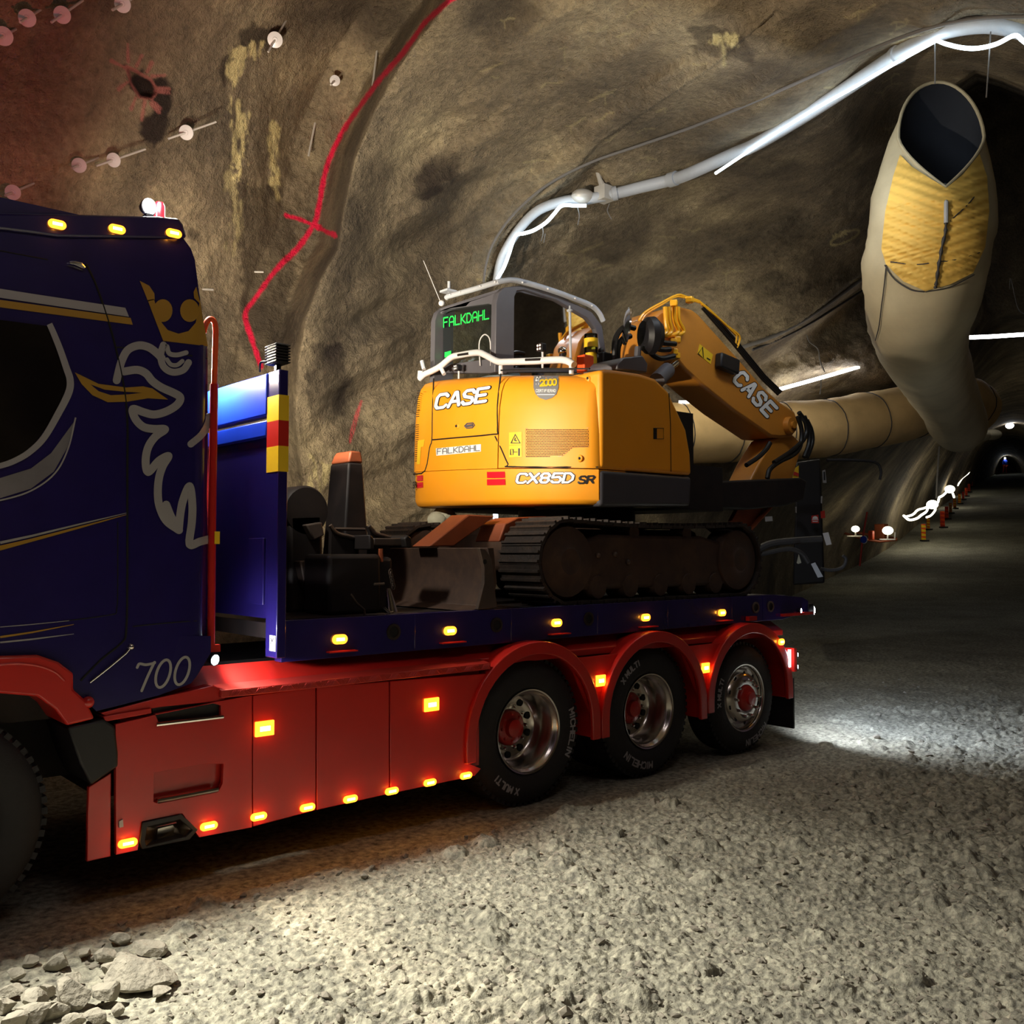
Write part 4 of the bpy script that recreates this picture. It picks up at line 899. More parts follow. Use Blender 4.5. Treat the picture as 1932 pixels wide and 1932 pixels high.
# ------------------------------------------------------------------ lettering on charts
def pxtext(mb, s, p0, p1, h, mapf, gap=0.22, sw=0.16, slant=0.0, w=0.75, perp=False):
    """letters from pixel p0 to p1 along the sight-line chart, height h pixels"""
    dry = MB(); L = text(dry, s, None, 1.0, w, gap, 0.1, 0.0); d = np.array(p1, float) - np.array(p0, float); n = np.linalg.norm(d); k = n / L; d /= n
    def f(q):
        a, b = q[0] * k, q[1] * h
        if perp: return mapf((p0[0] + d[0] * a + d[1] * b, p0[1] + d[1] * a - d[0] * b))
        return mapf((p0[0] + d[0] * a + slant * b, p0[1] + d[1] * a - b))
    text(mb, s, f, 1.0, w, gap, sw, 0.0)

# ------------------------------------------------------------------ the excavator on the truck bed
DECK = 1.395
exc = thing('excavator', (6.3, 6.28, DECK), 'yellow tracked excavator standing on the truck bed, boom folded down behind', 'excavator')
YC = 6.275
def rear_x(y): return 5.08 + (0.34 if y < YC else 0.15) * abs((y - YC) / 1.13) ** 2.4
ZP = [(2.185, .06), (2.20, .025), (2.235, 0.0), (2.47, 0.0), (2.75, .008), (2.95, .02), (3.08, .045), (3.15, .075), (3.20, .125), (3.225, .20)]
def zoff(z): return float(np.interp(z, [a for a, b in ZP], [b for a, b in ZP]))
def rear_piece(name, y0, y1, z0, z1, mt, corner0=False, corner1=False):
    ys = np.linspace(y0, y1, 22); zs_ = sorted(set([z0, z1] + [a for a, b in ZP if z0 < a < z1])); rings = []
    for z in zs_:
        o = zoff(z); pts = [(rear_x(y) + o, y, z) for y in ys]
        if corner0: pts[0] = (pts[0][0] + 0.03, y0 + o * 0.5, z)
        if corner1:
            pts[-1] = (pts[-1][0] + 0.06, y1 - o * 0.4, z); pts.append((pts[-1][0] + 0.30, y1 - 0.02, z))
        pts += [(5.75, pts[-1][1], z), (5.75, pts[0][1], z)]; rings.append(pts)
    rings = [[(x, y, z + (0.19 * np.clip((z - 2.185) / 1.04, 0, 1) + 0.05) * np.clip((y - 5.165) / 2.2, 0, 1)) for x, y, z in r] for r in rings]
    m_ = MB(); m_.loft(rings); return m_, m_.build(name, mt, exc, smooth=38)
ys_ = float(on_x(939, 760, 5.09)[1])
cw, o = rear_piece('counterweight', 5.165, 7.46, 2.185, 2.468, 'machine_yellow', True, True)
hr, o = rear_piece('engine_hood', 5.165, ys_ - 0.006, 2.476, 3.225, 'machine_yellow', True)
hl_, o = rear_piece('engine_hood', ys_ + 0.006, 7.46, 2.472, 3.225, 'machine_yellow', False, True)
allr = MB(); [allr.add(m_.v, m_.f) for m_ in (cw, hr, hl_)]
RB = allr.bvh()
def R_(p, off=0.004):
    q = hit(RB, p[0], p[1], off)
    return q if q is not None else on_x(p[0], p[1], 5.15)
Q1 = lambda L: [(740 + x / 3.22, 500 + y / 3.22) for x, y in L]
w = MB()
for l in ([(128, 1272), (200, 1250), (228, 1110), (242, 1062), (245, 900), (252, 690)], [(245, 1062), (360, 1052), (620, 1028), (640, 1010), (640, 850), (660, 660)], [(625, 1040), (660, 1110), (705, 1210), (730, 1226), (1250, 1228)], [(660, 640), (900, 632), (1200, 630)]):
    w.tube([R_(p, 0.0) for p in spline(Q1(l), 3)], 0.007, 6)
w.build('panel_gap', 'dark_hole', exc)
w = MB(); pxtext(w, 'CASE', (822, 771), (917, 757), 25, lambda p: R_(p, .004), 0.22, 0.35, 0.22); w.build('lettering_outline', 'ink', exc, smooth=0)
w = MB(); pxtext(w, 'CASE', (822, 771), (917, 757), 25, lambda p: R_(p, .007), 0.22, 0.24, 0.22); w.build('maker_lettering', 'white_film', exc, smooth=0)
w = MB(); pxtext(w, 'CX85D', (975, 911), (1079, 910), 17, lambda p: R_(p, .004), 0.24, 0.36, 0.24); w.build('lettering_outline', 'ink', exc, smooth=0)
w = MB(); pxtext(w, 'CX85D', (975, 911), (1079, 910), 17, lambda p: R_(p, .007), 0.24, 0.22, 0.24); w.build('model_lettering', 'white_film', exc, smooth=0)
w = MB(); pxtext(w, 'SR', (1091, 912), (1119, 911), 13, lambda p: R_(p, .005), 0.2, 0.24, 0.24); w.build('type_lettering', 'ink', exc, smooth=0)
w = MB(); pxtext(w, 'SR', (779, 921), (785, 920), 11, lambda p: R_(p, .005), 0.3, 0.2); w.build('type_lettering', 'ink', exc, smooth=0)
w = MB(); chart_fill(w, [[(823, 846), (908, 838), (908, 852), (824, 860)]], lambda p: R_(p, .004), 10); w.build('name_sticker', 'white_film', exc)
w = MB(); pxtext(w, 'FaLKDaHL', (826, 857), (906, 850), 10, lambda p: R_(p, .007), 0.25, 0.17); w.build('sticker_lettering', 'grey_ink', exc, smooth=0)
w = MB(); chart_fill(w, [[(1007, 710), (1054, 710), (1054, 732), (1050, 744), (1042, 751), (1030, 755), (1018, 751), (1011, 744), (1007, 732)]], lambda p: R_(p, .005), 8); w.build('shield_sticker', 'grey_ink', exc)
w = MB(); pxtext(w, 'fr', (1011, 726), (1021, 726), 13, lambda p: R_(p, .008), 0.35, 0.17); w.build('shield_lettering', 'white_film', exc, smooth=0); w = MB(); pxtext(w, 'CERTIFIERAD', (1012, 740), (1049, 740), 4.5, lambda p: R_(p, .008), 0.3, 0.2); w.build('shield_lettering', 'white_film', exc, smooth=0); w = MB(); w.ribbon([(1014, 745), (1047, 745)], 1.2, lambda p: R_(p, .008)); w.build('shield_line', 'white_film', exc, smooth=0)
w = MB(); pxtext(w, '2000', (1020, 729), (1050, 727), 10, lambda p: R_(p, .009), 0.1, 0.3); w.build('shield_number', 'yellow_film', exc, smooth=0)
for a in ([(961, 816), (985, 815), (985, 839), (961, 840)], [(961, 841), (985, 840), (985, 862), (961, 863)]):
    w = MB(); chart_fill(w, [a], lambda p: R_(p, .004), 8); ws = w.build('warning_sticker', 'yellow_film', exc)
w = MB(); w.ribbon([(973, 820), (982, 836), (965, 836)], 1.6, lambda p: R_(p, .007), True); w.ribbon([(973, 826), (972, 831), (976, 832)], 2, lambda p: R_(p, .007)); w.ribbon([(964, 848), (969, 848), (969, 858), (964, 858)], 1.2, lambda p: R_(p, .007), True); w.ribbon([(970, 853), (977, 853)], 1.3, lambda p: R_(p, .007)); w.ribbon([(980, 846), (980, 860)], 3, lambda p: R_(p, .007)); w.build('sticker_pictogram', 'ink', exc, smooth=0)
for a in ([(789, 831), (796, 830), (793, 876), (787, 876)], [(796, 830), (802, 829), (800, 843), (795, 843)]):
    w = MB(); chart_fill(w, [a], lambda p: R_(p, .004), 8); w.build('caution_sticker', 'yellow_film', exc)
GR = Q1([(812, 994), (1192, 990), (1192, 1106), (1096, 1108), (1032, 1162), (812, 1166)])
w = MB(); r0 = 0
for j in range(17):
    for i in range(42):
        px, py = GR[0][0] + 2 + i * 2.85 + (j % 2) * 1.42, GR[0][1] + 2.2 + j * 3.15
        if inpoly(np.array([px]), np.array([py]), GR)[0]:
            c = [R_(q, .003) for q in [(px + 1.0 * math.cos(t), py + 1.15 * math.sin(t)) for t in np.arange(6) * math.pi / 3]]; w.add(c, [tuple(range(6))])
w.build('perforated_grille', 'dark_hole', exc, smooth=0)
w = MB(); w.ribbon(GR, 1.0, lambda p: R_(p, .003), True); w.build('grille_border', 'machine_boom', exc, smooth=0)
for q in ([(578, 1257), (686, 1255), (687, 1293), (579, 1294)], [(578, 1302), (688, 1300), (689, 1336), (579, 1338)], [(154, 1280), (190, 1277), (190, 1310), (154, 1314)], [(154, 1322), (190, 1319), (190, 1352), (154, 1357)]):
    w = MB(); c = Q1(q); chart_fill(w, [c], lambda p: R_(p, .006), 8); w.build('reflector', 'red_reflector', exc)
w = MB(); c = R_((886, 803), 0); w.tube([R_(p, .004) for p in [(877, 804), (882, 799), (893, 798), (896, 802), (892, 807), (881, 808)]], .006, 6, True); w.tube([R_((880, 804), .0), R_((893, 802), 0)], .012, 8); w.build('hood_latch', 'machine_grey', exc)
for px, py in ((863, 804), (1109, 716), (1094, 865)):
    w = MB(); c = R_((px, py), .0); w.ball(c, .03, 8, (.4, 1, 1)); k = w.build('hood_knob', 'machine_yellow', exc); w = MB(); w.ball(R_((px, py), .012), .012, 6); w.build('lock_barrel', 'ink', k)
w = MB()
for k in range(34):
    if 12 < k < 16: continue
    py = 738 + k * 4.0; x = 790 - k * 0.12; w.ribbon([(x - 3, py), (x + 3, py - 0.6)], 1.2, lambda p: R_(p, .003))
w.build('side_vent', 'dark_hole', exc, smooth=0)
# right-hand body side
YS = 5.15
up = [(1133, 698), (1146, 696), (1165, 698), (1206, 704), (1238, 714), (1262, 738), (1280, 776), (1296, 811), (1304, 857), (1306, 897), (1133, 884)]
up3 = SP(up, YS); dn3 = SP([(1133, 886), (1306, 899), (1304, 956), (1133, 956)], YS)
def side_body(poly, name, mt):
    m_ = MB(); x0 = min(p[0] for p in poly) - .0
    ys2 = [YS + .05, YS + .012, YS, YS]; m_.prism(poly, YS, 5.95); return m_.build(name, mt, exc, bevel=0.035, seg=4)
side_body(up3, 'side_cover', 'machine_yellow'); side_body(dn3, 'side_skirt', 'machine_skirt')
w = MB(); w.tube([on_y(a, b, YS - .001) for a, b in [(1262, 742), (1265, 800), (1266, 890)]], .004, 6); w.tube([on_y(a, b, YS - .001) for a, b in [(1233, 808), (1252, 808), (1252, 828), (1233, 828)]], .003, 6, True); w.build('cover_seam', 'dark_hole', exc)
w = MB(); a = SP([(1233, 808), (1239, 808), (1239, 828), (1233, 828)], YS); w.prism(a, YS - .003, YS + .002); w.build('cover_latch', 'ink', exc)
w = MB(); w.box(5.6, 6.75, 5.25, 6.4, 2.2, 3.05); w.box(5.5, 7.4, 6.2, 7.38, 2.2, 2.62); w.box(6.55, 7.45, 5.45, 6.3, 2.2, 2.62); w.build('upper_frame', 'dark_steel', exc)
w = MB(); w.lathe([(0.001, .30), (0.55, .30), (0.55, .0), (0.62, 0), (0.62, -.06), (0.001, -.06)], (6.3, YC, 1.98), 'z', 40); w.build('slewing_ring', 'dark_steel', exc)
# cab
XR, YR, YL = 5.52, 6.45, 7.44
def CX(L): return [(on_x(a, b, XR)[1], on_x(a, b, XR)[2]) for a, b in L]
rear_out = [(813, 704), (818, 604), (822, 590), (830, 581), (880, 566), (943, 549), (946, 704)]; rear_hole = [(826, 690), (829, 600), (832, 590), (840, 584), (920, 573), (927, 575), (930, 582), (928, 676)]
w = MB(); o_, h_2 = CX(rear_out), CX(rear_hole); vs, tr = tess([o_, h_2]); n_ = len(vs)
w.add([(XR, a, b) for a, b in vs] + [(XR + .07, a, b) for a, b in vs], tr + [tuple(i + n_ for i in reversed(t)) for t in tr])
for l in (o_, h_2):
    k = len(l); w.add([(XR, a, b) for a, b in l] + [(XR + .07, a, b) for a, b in l], [(i, (i + 1) % k, (i + 1) % k + k, i + k) for i in range(k)])
cabf = w.build('cab_frame', 'machine_grey', exc, bevel=.008)
side_out = SP([(934, 702), (936, 570), (941, 552), (952, 542), (985, 538), (1050, 554), (1116, 588), (1136, 614), (1143, 660), (1145, 702)], YR); side_hole = SP([(970, 694), (971, 560), (976, 549), (990, 547), (1050, 566), (1108, 600), (1124, 620), (1131, 650), (1133, 694)], YR)
w = MB(); prism_holes(w, [side_out, side_hole], YR, YR + .07); w.build('cab_side_frame', 'machine_grey', exc, bevel=.008)
w = MB(); prism_holes(w, [side_out, side_hole], YL - .07, YL); w.build('cab_side_frame', 'machine_grey', exc)
top = [p for p in side_out[3:8]]; w = MB(); w.loft([[(x, YR + .02, z + d) for d in (0.0,) for x, z in top] + [(x, YR + .02, z - .06) for x, z in reversed(top)], [(x, YL - .02, z) for x, z in top] + [(x, YL - .02, z - .06) for x, z in reversed(top)]]); w.build('cab_roof', 'machine_grey', exc, smooth=30)
xf = side_out[8][0]; w = MB(); w.tube([(xf - .02, YR + .05, 2.7), (xf - .06, YR + .05, 3.75)], .04, 8); w.build('front_pillar', 'machine_grey', exc); w = MB(); w.tube([(xf - .02, YL - .05, 2.7), (xf - .06, YL - .05, 3.75)], .04, 8); w.build('front_pillar', 'machine_grey', exc)
w = MB(); w.add([(XR + .03, y, z) for y, z in CX(rear_hole)], [tuple(range(8))]); w.build('rear_window', 'cab_glass', exc)
w = MB(); w.add([(x, YR + .03, z) for x, z in side_hole], [tuple(range(9))]); w.build('side_window', 'cab_glass', exc)
w = MB(); w.add([(x, YL - .03, z) for x, z in side_hole], [tuple(range(9))]); w.build('side_window', 'cab_glass', exc)
w = MB(); w.box(5.95, 6.45, 6.75, 7.2, 2.62, 3.05); w.box(5.85, 6.02, 6.72, 7.22, 3.0, 3.55); w.box(5.86, 5.98, 6.85, 7.1, 3.55, 3.78); w.build('operator_seat', 'seat_cloth', exc, bevel=.05, seg=4)
w = MB(); w.box(6.6, 6.95, 6.6, 7.3, 2.62, 3.0); w.box(6.5, 6.7, 6.5, 6.7, 3.0, 3.2); w.box(5.65, 6.8, 6.5, 6.62, 2.62, 2.95); w.build('console', 'black_plastic', exc, bevel=.03)
w = MB(); pxtext(w, 'FaLKDaHL', (837, 617), (922, 601), 17, lambda p: on_x(p[0], p[1], XR + .025), 0.25, 0.17, 0.0); w.build('window_lettering', 'green_film', exc, smooth=0)
w = MB(); w.box(XR + .024, XR + .028, *sorted([on_x(835, 670, XR)[1], on_x(847, 670, XR)[1]]), on_x(835, 674, XR)[2], on_x(835, 664, XR)[2]); w.build('window_sticker', 'green_film', exc)
w = MB(); w.tube(spline([on_x(832, 697, XR - .01), on_x(831, 690, XR - .01)] , 2), .006, 6); w.tube([on_x(*p, XR - .02) for p in spline([(906, 690), (904, 650), (910, 634), (918, 632), (925, 645), (926, 690)], 4)], .006, 6); w.build('grab_loop', 'white_paint', exc)
w = MB(); w.tube([on_x(937, 565, XR - .02), on_x(933, 610, XR - .02), on_x(936, 650, XR - .02), on_x(944, 690, XR - .02)], .010, 8); w.build('cab_cable', 'hose', exc)
w = MB(); w.tube([on_x(842, 562, XR - .05)] + [on_x(*p, XR - .05) for p in [(846, 559), (900, 544)]] + [on_y(*p, YR - .02) for p in spline([(942, 531), (974, 529), (1038, 547), (1085, 564), (1116, 577), (1130, 590), (1138, 606)], 3)], .026, 12); rl = w.build('roof_rail', 'pipe_grey', exc)
for a, b in ((849, 556), (868, 551), (906, 540), (934, 532)): w = MB(); w.ball(on_x(a, b, XR - .08), .010, 6); w.build('rail_bolt', 'white_paint', rl)
for a, b in ((986, 533), (1034, 545), (1085, 563), (1117, 577)): w = MB(); w.ball(on_y(a, b, YR - .05), .010, 6); w.build('rail_bolt', 'white_paint', rl)
w = MB(); w.tube([on_x(832, 572, XR), on_x(799, 492, XR)], .004, 6); w.ball(on_x(833, 572, XR - .01), .03, 8); w.build('antenna', 'white_paint', exc)
w = MB(); w.box(*(lambda p: (p[0] - .06, p[0] + .06, p[1] - .06, p[1] + .06, p[2] - .01, p[2] + .01))(on_x(846, 550, XR)) ); w.tube([on_x(847, 552, XR), on_x(847, 531, XR)], .014, 8); w.build('roof_sensor', 'pipe_grey', exc)
# hood rail, lamps and small fittings on top
def HR(p, x=5.36): return on_x(p[0], p[1], x)
w = MB(); w.tube([HR(p) for p in spline(Q1([(168, 690), (200, 662), (250, 640), (300, 610), (362, 560), (420, 546), (520, 532), (570, 550), (640, 586), (700, 588), (850, 584), (1000, 576), (1060, 582), (1104, 606)]), 4)], .030, 12); hrail = w.build('hood_rail', 'white_paint', exc)
w = MB(); w.tube([HR((793, 714)), HR((794, 700))], .03, 8); w.tube([HR((838, 706)), HR((830, 690))], .02, 8); w.tube([HR((945, 706)), HR((945, 690))], .02, 8); w.tube([HR((1078, 706)), HR((1078, 688))], .02, 8); w.build('rail_foot', 'white_paint', hrail)
for a in (((864, 670), (884, 667)), ((992, 679), (1020, 678))): w = MB(); w.tube([HR(a[0], 5.333), HR(a[1], 5.333)], .012, 6); w.build('rail_label', 'ink', hrail)
def small_lamp(px, py, x, s):
    p = on_x(px, py, x); m_ = MB(); m_.box(p[0] - .03, p[0] + .03, p[1] - s, p[1] + s, p[2] - s, p[2] + s); o = m_.build('work_lamp', 'black_plastic', exc, bevel=.012)
    e = MB(); e.box(p[0] - .034, p[0] - .029, p[1] - s * .8, p[1] + s * .8, p[2] - s * .8, p[2] + s * .8)
    ob = e.build('lamp_face', 'chrome', o)
    for i in (-1, 1):
        for j in (-1, 1): e = MB(); e.ball((p[0] - .034, p[1] + i * s * .4, p[2] + j * s * .4), s * .3, 6, (.4, 1, 1)); e.build('lamp_diode', 'white_film', o)
    e = MB(); e.tube([(p[0] + .01, p[1], p[2] - s), (p[0] + .01, p[1], p[2] - .17)], .009, 6); e.build('lamp_stalk', 'white_paint', o)
small_lamp(1022, 656, 5.36, .036); small_lamp(864, 694, 5.42, .03)
w = MB(); w.tube([on_x(800, 697, 5.3), on_x(796, 681, 5.3)], .02, 8); w.build('rail_lamp', 'pipe_grey', exc)
w = MB(); w.tube([on_y(1077, 694, 6.0), on_y(1075, 588, 6.0)], .012, 8); w.ball(on_y(1075, 586, 6.0), .03, 8, (1, 1, .5)); w.tube([on_y(1075, 586, 6.0), on_y(1075, 577, 6.0)], .008, 6); w.build('camera_pole', 'pipe_grey', exc)
w = MB(); w.tube([on_y(1062, 682, 5.9), on_y(1062, 664, 5.9)], .035, 12); w.ball(on_y(1061, 662, 5.9), .04, 8); w.build('exhaust_pipe', 'chrome', exc)
w = MB(); p = on_y(1115, 652, 5.8); w.lathe([(.001, .10), (.06, .10), (.062, -.07), (.001, -.07)], tuple(p), 'z', 20); w.build('rotating_beacon', 'cab_glass', exc); w = MB(); w.lathe([(.063, .06), (.0635, .06), (.0635, -.02), (.063, -.02)], tuple(p), 'z', 20); w.lathe([(.05, -.07), (.055, -.19), (.001, -.19)], tuple(p), 'z', 16); w.build('beacon_base', 'yellow_film', exc)
w = MB(); p = on_y(1104, 684, 5.7); w.box(p[0] - .06, p[0] + .06, p[1] - .05, p[1] + .05, p[2] - .09, p[2] + .06); w.build('fuel_box', 'board_orange', exc, bevel=.01)
w = MB(); p = on_y(1133, 680, 5.9); w.box(p[0] - .07, p[0] + .07, p[1] - .1, p[1] + .1, p[2] - .12, p[2] + .06); w.ball(on_y(1134, 662, 5.9), .03, 8); w.build('fuel_filter', 'black_plastic', exc, bevel=.015)
w = MB(); w.prism(SP([(1148, 690), (1160, 678), (1196, 674), (1206, 690), (1204, 706), (1148, 700)], 5.4), 5.3, 5.7); w.build('step_bracket', 'machine_grey', exc, bevel=.01)
# mirror and hoses by the boom foot
w = MB(); c = on_y(1211, 633, 5.55); b = MB(); b.lathe([(.001, 0), (.13, .01), (.165, .05), (.17, .11), (.12, .17), (.001, .18)], (0, 0, 0), 'z', 24); m3 = Vector((.75, -.35, .05)).to_track_quat('Z', 'Y').to_matrix()
w.add([tuple(np.array(m3 @ Vector(v)) + c) for v in b.v], b.f); mir = w.build('mirror', 'black_plastic', exc)
w = MB(); c2 = on_y(1181, 615, 5.6); b = MB(); b.lathe([(.001, .01), (.17, .0), (.175, -.015), (.001, -.03)], (0, 0, 0), 'z', 28); m3 = Vector((-.62, -.75, .1)).to_track_quat('Z', 'Y').to_matrix()
b.v = [(x * .8, y * 1.0, z) for x, y, z in b.v]; m3 = Vector((-.80, .55, .1)).to_track_quat('Z', 'Y').to_matrix(); w.add([tuple(np.array(m3 @ Vector(v)) + c2) for v in b.v], b.f); w.build('round_mirror', 'chrome', exc)
w = MB(); w.tube([on_y(1204, 655, 5.55), on_y(1200, 700, 5.55)], .03, 8); w.build('mirror_post', 'machine_grey', exc)
# boom and arm
def TR(name, px, y, y0, y1, mt, bev=.02): m_ = MB(); m_.prism(SP(px, y), y0, y1); return m_.build(name, mt, exc, bevel=bev)
Q2 = lambda L: [(1100 + x / 4.025, 500 + y / 4.025) for x, y in L]
YB = 5.85
TR('boom', Q2([(425, 835), (428, 650), (470, 470), (500, 420), (590, 345), (680, 318), (745, 312), (830, 335), (880, 372), (985, 490), (1165, 690), (1370, 925), (1500, 1040), (1612, 1112), (1640, 1190), (1625, 1260), (1590, 1302), (1500, 1312), (1430, 1306), (1330, 1236), (1150, 1112), (930, 935), (780, 800), (720, 725), (640, 735), (545, 855)]), YB, YB, 6.25, 'machine_boom', .03)
arm = TR('arm', Q2([(1440, 1330), (1500, 1290), (1590, 1285), (1640, 1330), (1650, 1430), (1600, 1600), (1590, 1660), (1262, 1660), (1340, 1500)]), YB + .05, YB + .05, 6.2, 'machine_boom', .02)
w = MB(); w.lathe([(.001, 0), (.085, 0), (.095, .03), (.095, .1)], tuple(on_y(*Q2([(1590, 1215)])[0], YB - .06)), 'y', 24); w.lathe([(.001, 0), (.04, 0), (.04, -.03), (.001, -.03)], tuple(on_y(*Q2([(1590, 1215)])[0], YB - .06)), 'y', 12); w.build('boom_pin', 'machine_boom', exc)
w = MB(); a, b = Q2([(560, 880)])[0], Q2([(705, 745)])[0]; w.tube([on_y(*a, 5.6), on_y(*Q2([(640, 800)])[0], 5.7)], .075, 14); cy = w.build('boom_cylinder', 'machine_grey', exc); w = MB(); w.tube([on_y(*Q2([(640, 800)])[0], 5.7), on_y(*b, 5.75)], .035, 12); w.build('cylinder_rod', 'chrome', cy)
# boom-top pipes, guard bars, clamps
for l, r_ in (([(425, 420), (470, 360), (590, 290), (715, 228), (780, 240), (885, 275)], .012), ([(445, 425), (480, 372), (600, 300), (720, 240), (880, 285)], .010), ([(885, 280), (960, 340), (1090, 460), (1185, 535), (1180, 600), (1165, 632)], .013), ([(900, 300), (1010, 390), (1150, 520), (1165, 545), (1160, 600)], .010)):
    w = MB(); w.tube([on_y(p[0], p[1], 5.95) for p in spline(Q2(l), 3)], r_, 8); w.build('guard_bar', 'yellow_pipe', exc)
for dx, yy in ((0, 5.78), (40, 5.80), (72, 5.82), (-28, 5.76)):
    w = MB(); w.tube([on_y(p[0], p[1], yy) for p in spline(Q2([(650 + dx, 318), (656 + dx, 420), (672 + dx * 1.3, 500), (640 + dx * 1.2, 530), (575 + dx, 540)]), 4)], .020, 8); w.build('hydraulic_pipe', 'yellow_pipe', exc)
for k, (a, b) in enumerate([(548, 520), (570, 520), (690, 585), (715, 570), (690, 660), (705, 690), (810, 265), (690, 290)]):
    p = on_y(*Q2([(a, b)])[0], 5.76); w = MB(); w.box(p[0] - .035, p[0] + .035, 5.73, 5.79, p[2] - .03, p[2] + .03, .3 * k); w.build('pipe_clamp', 'yellow_pipe', exc, bevel=.008)
for l in ([(240, 720), (240, 600), (265, 520), (320, 470), (390, 480)], [(262, 715), (268, 620), (300, 560), (360, 540)], [(490, 640), (540, 690), (600, 710), (690, 690)], [(500, 600), (580, 640), (660, 640)], [(530, 575), (600, 590), (700, 600)],
          [(1400, 1620), (1420, 1550), (1500, 1490), (1600, 1440), (1650, 1370), (1660, 1250), (1630, 1150)], [(1450, 1500), (1600, 1400), (1690, 1300), (1690, 1200), (1640, 1120)], [(1700, 1180), (1735, 1260), (1740, 1350), (1700, 1460)], [(1680, 1150), (1715, 1250), (1715, 1360), (1680, 1460)], [(1240, 1520), (1330, 1460), (1390, 1400), (1420, 1350)]):
    w = MB(); w.tube([on_y(p[0], p[1], 5.72) for p in spline(Q2(l), 4)], .026, 8); w.build('hydraulic_hose', 'hose', exc)
w = MB()
for k in range(4): w.tube([on_y(*Q2([(p[0] + k * 9, p[1] - k * 8)])[0], 5.9 + k * .05) for p in [(905, 330), (1130, 590), (1360, 870), (1480, 985)]], .012, 6)
w.build('pipe_bundle', 'hose', exc)
w = MB(); p = on_y(*Q2([(1100, 750)])[0], YB - .05); w.box(p[0] - .16, p[0] + .16, YB - .09, YB, p[2] - .08, p[2] + .08, 0, (.12, 'Y')); w.build('boom_lamp', 'black_plastic', exc, bevel=.02)
def B_(p, o_=.004): q = on_y(p[0], p[1], YB - o_); return q
w = MB(); pxtext(w, 'CASE', Q2([(1140, 873)])[0], Q2([(1400, 1150)])[0], 24, lambda p: B_(p, .003), .36, .38, perp=True); w.build('lettering_outline', 'ink', exc, smooth=0)
w = MB(); pxtext(w, 'CASE', Q2([(1140, 873)])[0], Q2([(1400, 1150)])[0], 24, lambda p: B_(p, .006), .36, .27, perp=True); w.build('boom_lettering', 'white_film', exc, smooth=0)
w = MB(); q = Q2([(885, 600), (985, 680), (968, 755), (868, 672)]); w.prism(SP(q, YB), YB - .003, YB); w.build('boom_sticker', 'yellow_film', exc, label='faded yellow warning sticker')
w = MB(); w.ribbon(Q2([(908, 622), (915, 705), (875, 672)]), 1.4, lambda p: B_(p, .006), True); w.ribbon(Q2([(940, 705), (968, 722)]), 2, lambda p: B_(p, .006)); w.build('boom_pictogram', 'ink', exc, smooth=0)
# bucket folded below the boom
TR('bucket', [(1312, 910), (1400, 906), (1500, 902), (1511, 908), (1505, 944), (1470, 955), (1400, 962), (1318, 958)], 5.7, 5.62, 6.5, 'dark_steel', .02)
TR('bucket_link', [(1389, 953), (1447, 949), (1411, 1003), (1373, 983)], 5.8, 5.75, 5.8, 'rust_lit_plate', .004)
w = MB(); w.tube([on_y(1462, 946, 5.72), on_y(1412, 1003, 5.72)], .025, 8); w.build('link_rod', 'rust_lit_plate', exc)
w = MB(); w.tube([on_y(1318, 941, 5.6), on_y(1313, 948, 5.6), on_y(1318, 957, 5.6), on_y(1323, 948, 5.6)], .012, 6, True); w.build('lifting_eye', 'worn_steel', exc)
# undercarriage
def track(yn, yf):
    zb, r = DECK, .345; x0, x1 = 4.74 + r, 7.62 - r; pts = []
    for k in range(44):
        L = 2 * (x1 - x0) + 2 * math.pi * r; s = k / 44 * L
        if s < x1 - x0: p = (x0 + s, zb + .03, 0.0)
        elif s < x1 - x0 + math.pi * r: a = (s - (x1 - x0)) / r; p = (x1 + (r - .03) * math.sin(a), zb + r - (r - .03) * math.cos(a), a)
        elif s < 2 * (x1 - x0) + math.pi * r: q = s - (x1 - x0) - math.pi * r; p = (x1 - q, zb + 2 * r - .03 - .03 * math.sin(math.pi * q / (x1 - x0)), math.pi)
        else: a = (s - 2 * (x1 - x0) - math.pi * r) / r; p = (x0 - (r - .03) * math.sin(a), zb + r + (r - .03) * math.cos(a), math.pi + a)
        pts.append(p)
    m_ = MB()
    for x, z, a in pts:
        c, s = math.cos(a), math.sin(a); f = lambda u, v: (x + u * c + v * s, z + u * s - v * c)
        for (u0, u1, v0, v1) in ((-.068, .068, -.012, .012), (-.035, -.015, .012, .034), (.035, .055, .012, .030)):
            m_.prism([f(u0, v0), f(u1, v0), f(u1, v1), f(u0, v1)], yn, yf)
    t = m_.build('track', 'track_steel', exc, smooth=20)
    f_ = MB(); f_.prism([(x0 - .1, zb + .12), (x1 + .05, zb + .12), (x1 + .1, zb + .30), (x1 - .2, zb + .50), (x1 - .5, zb + .56), (x0 + .4, zb + .56), (x0, zb + .44)], yn + .05, yf - .05); f_.build('track_frame', 'muddy_plate', t, bevel=.03)
    for cx in (x0, x1):
        g_ = MB(); g_.lathe([(.001, 0), (.10, -.02), (.13, 0), (.27, .01), (.29, .06), (.29, .2)], (cx, yn + .02, zb + r), 'y', 28); g_.build('track_wheel', 'muddy_plate', t)
    for k in range(5):
        cx = x0 + .35 + k * .38; g_ = MB(); g_.lathe([(.001, 0), (.09, 0), (.10, .03), (.10, .2)], (cx, yn + .04, zb + .14), 'y', 18); g_.build('track_roller', 'muddy_plate', t)
    for cx in (x0 + .8, x1 - .7):
        g_ = MB(); g_.lathe([(.001, 0), (.06, 0), (.06, .15)], (cx, yn + .06, zb + .58), 'y', 14); g_.build('carrier_roller', 'muddy_plate', t)
    return t, x0, x1
tk, tx0, tx1 = track(5.13, 5.58); track(6.97, 7.42)
w = MB()
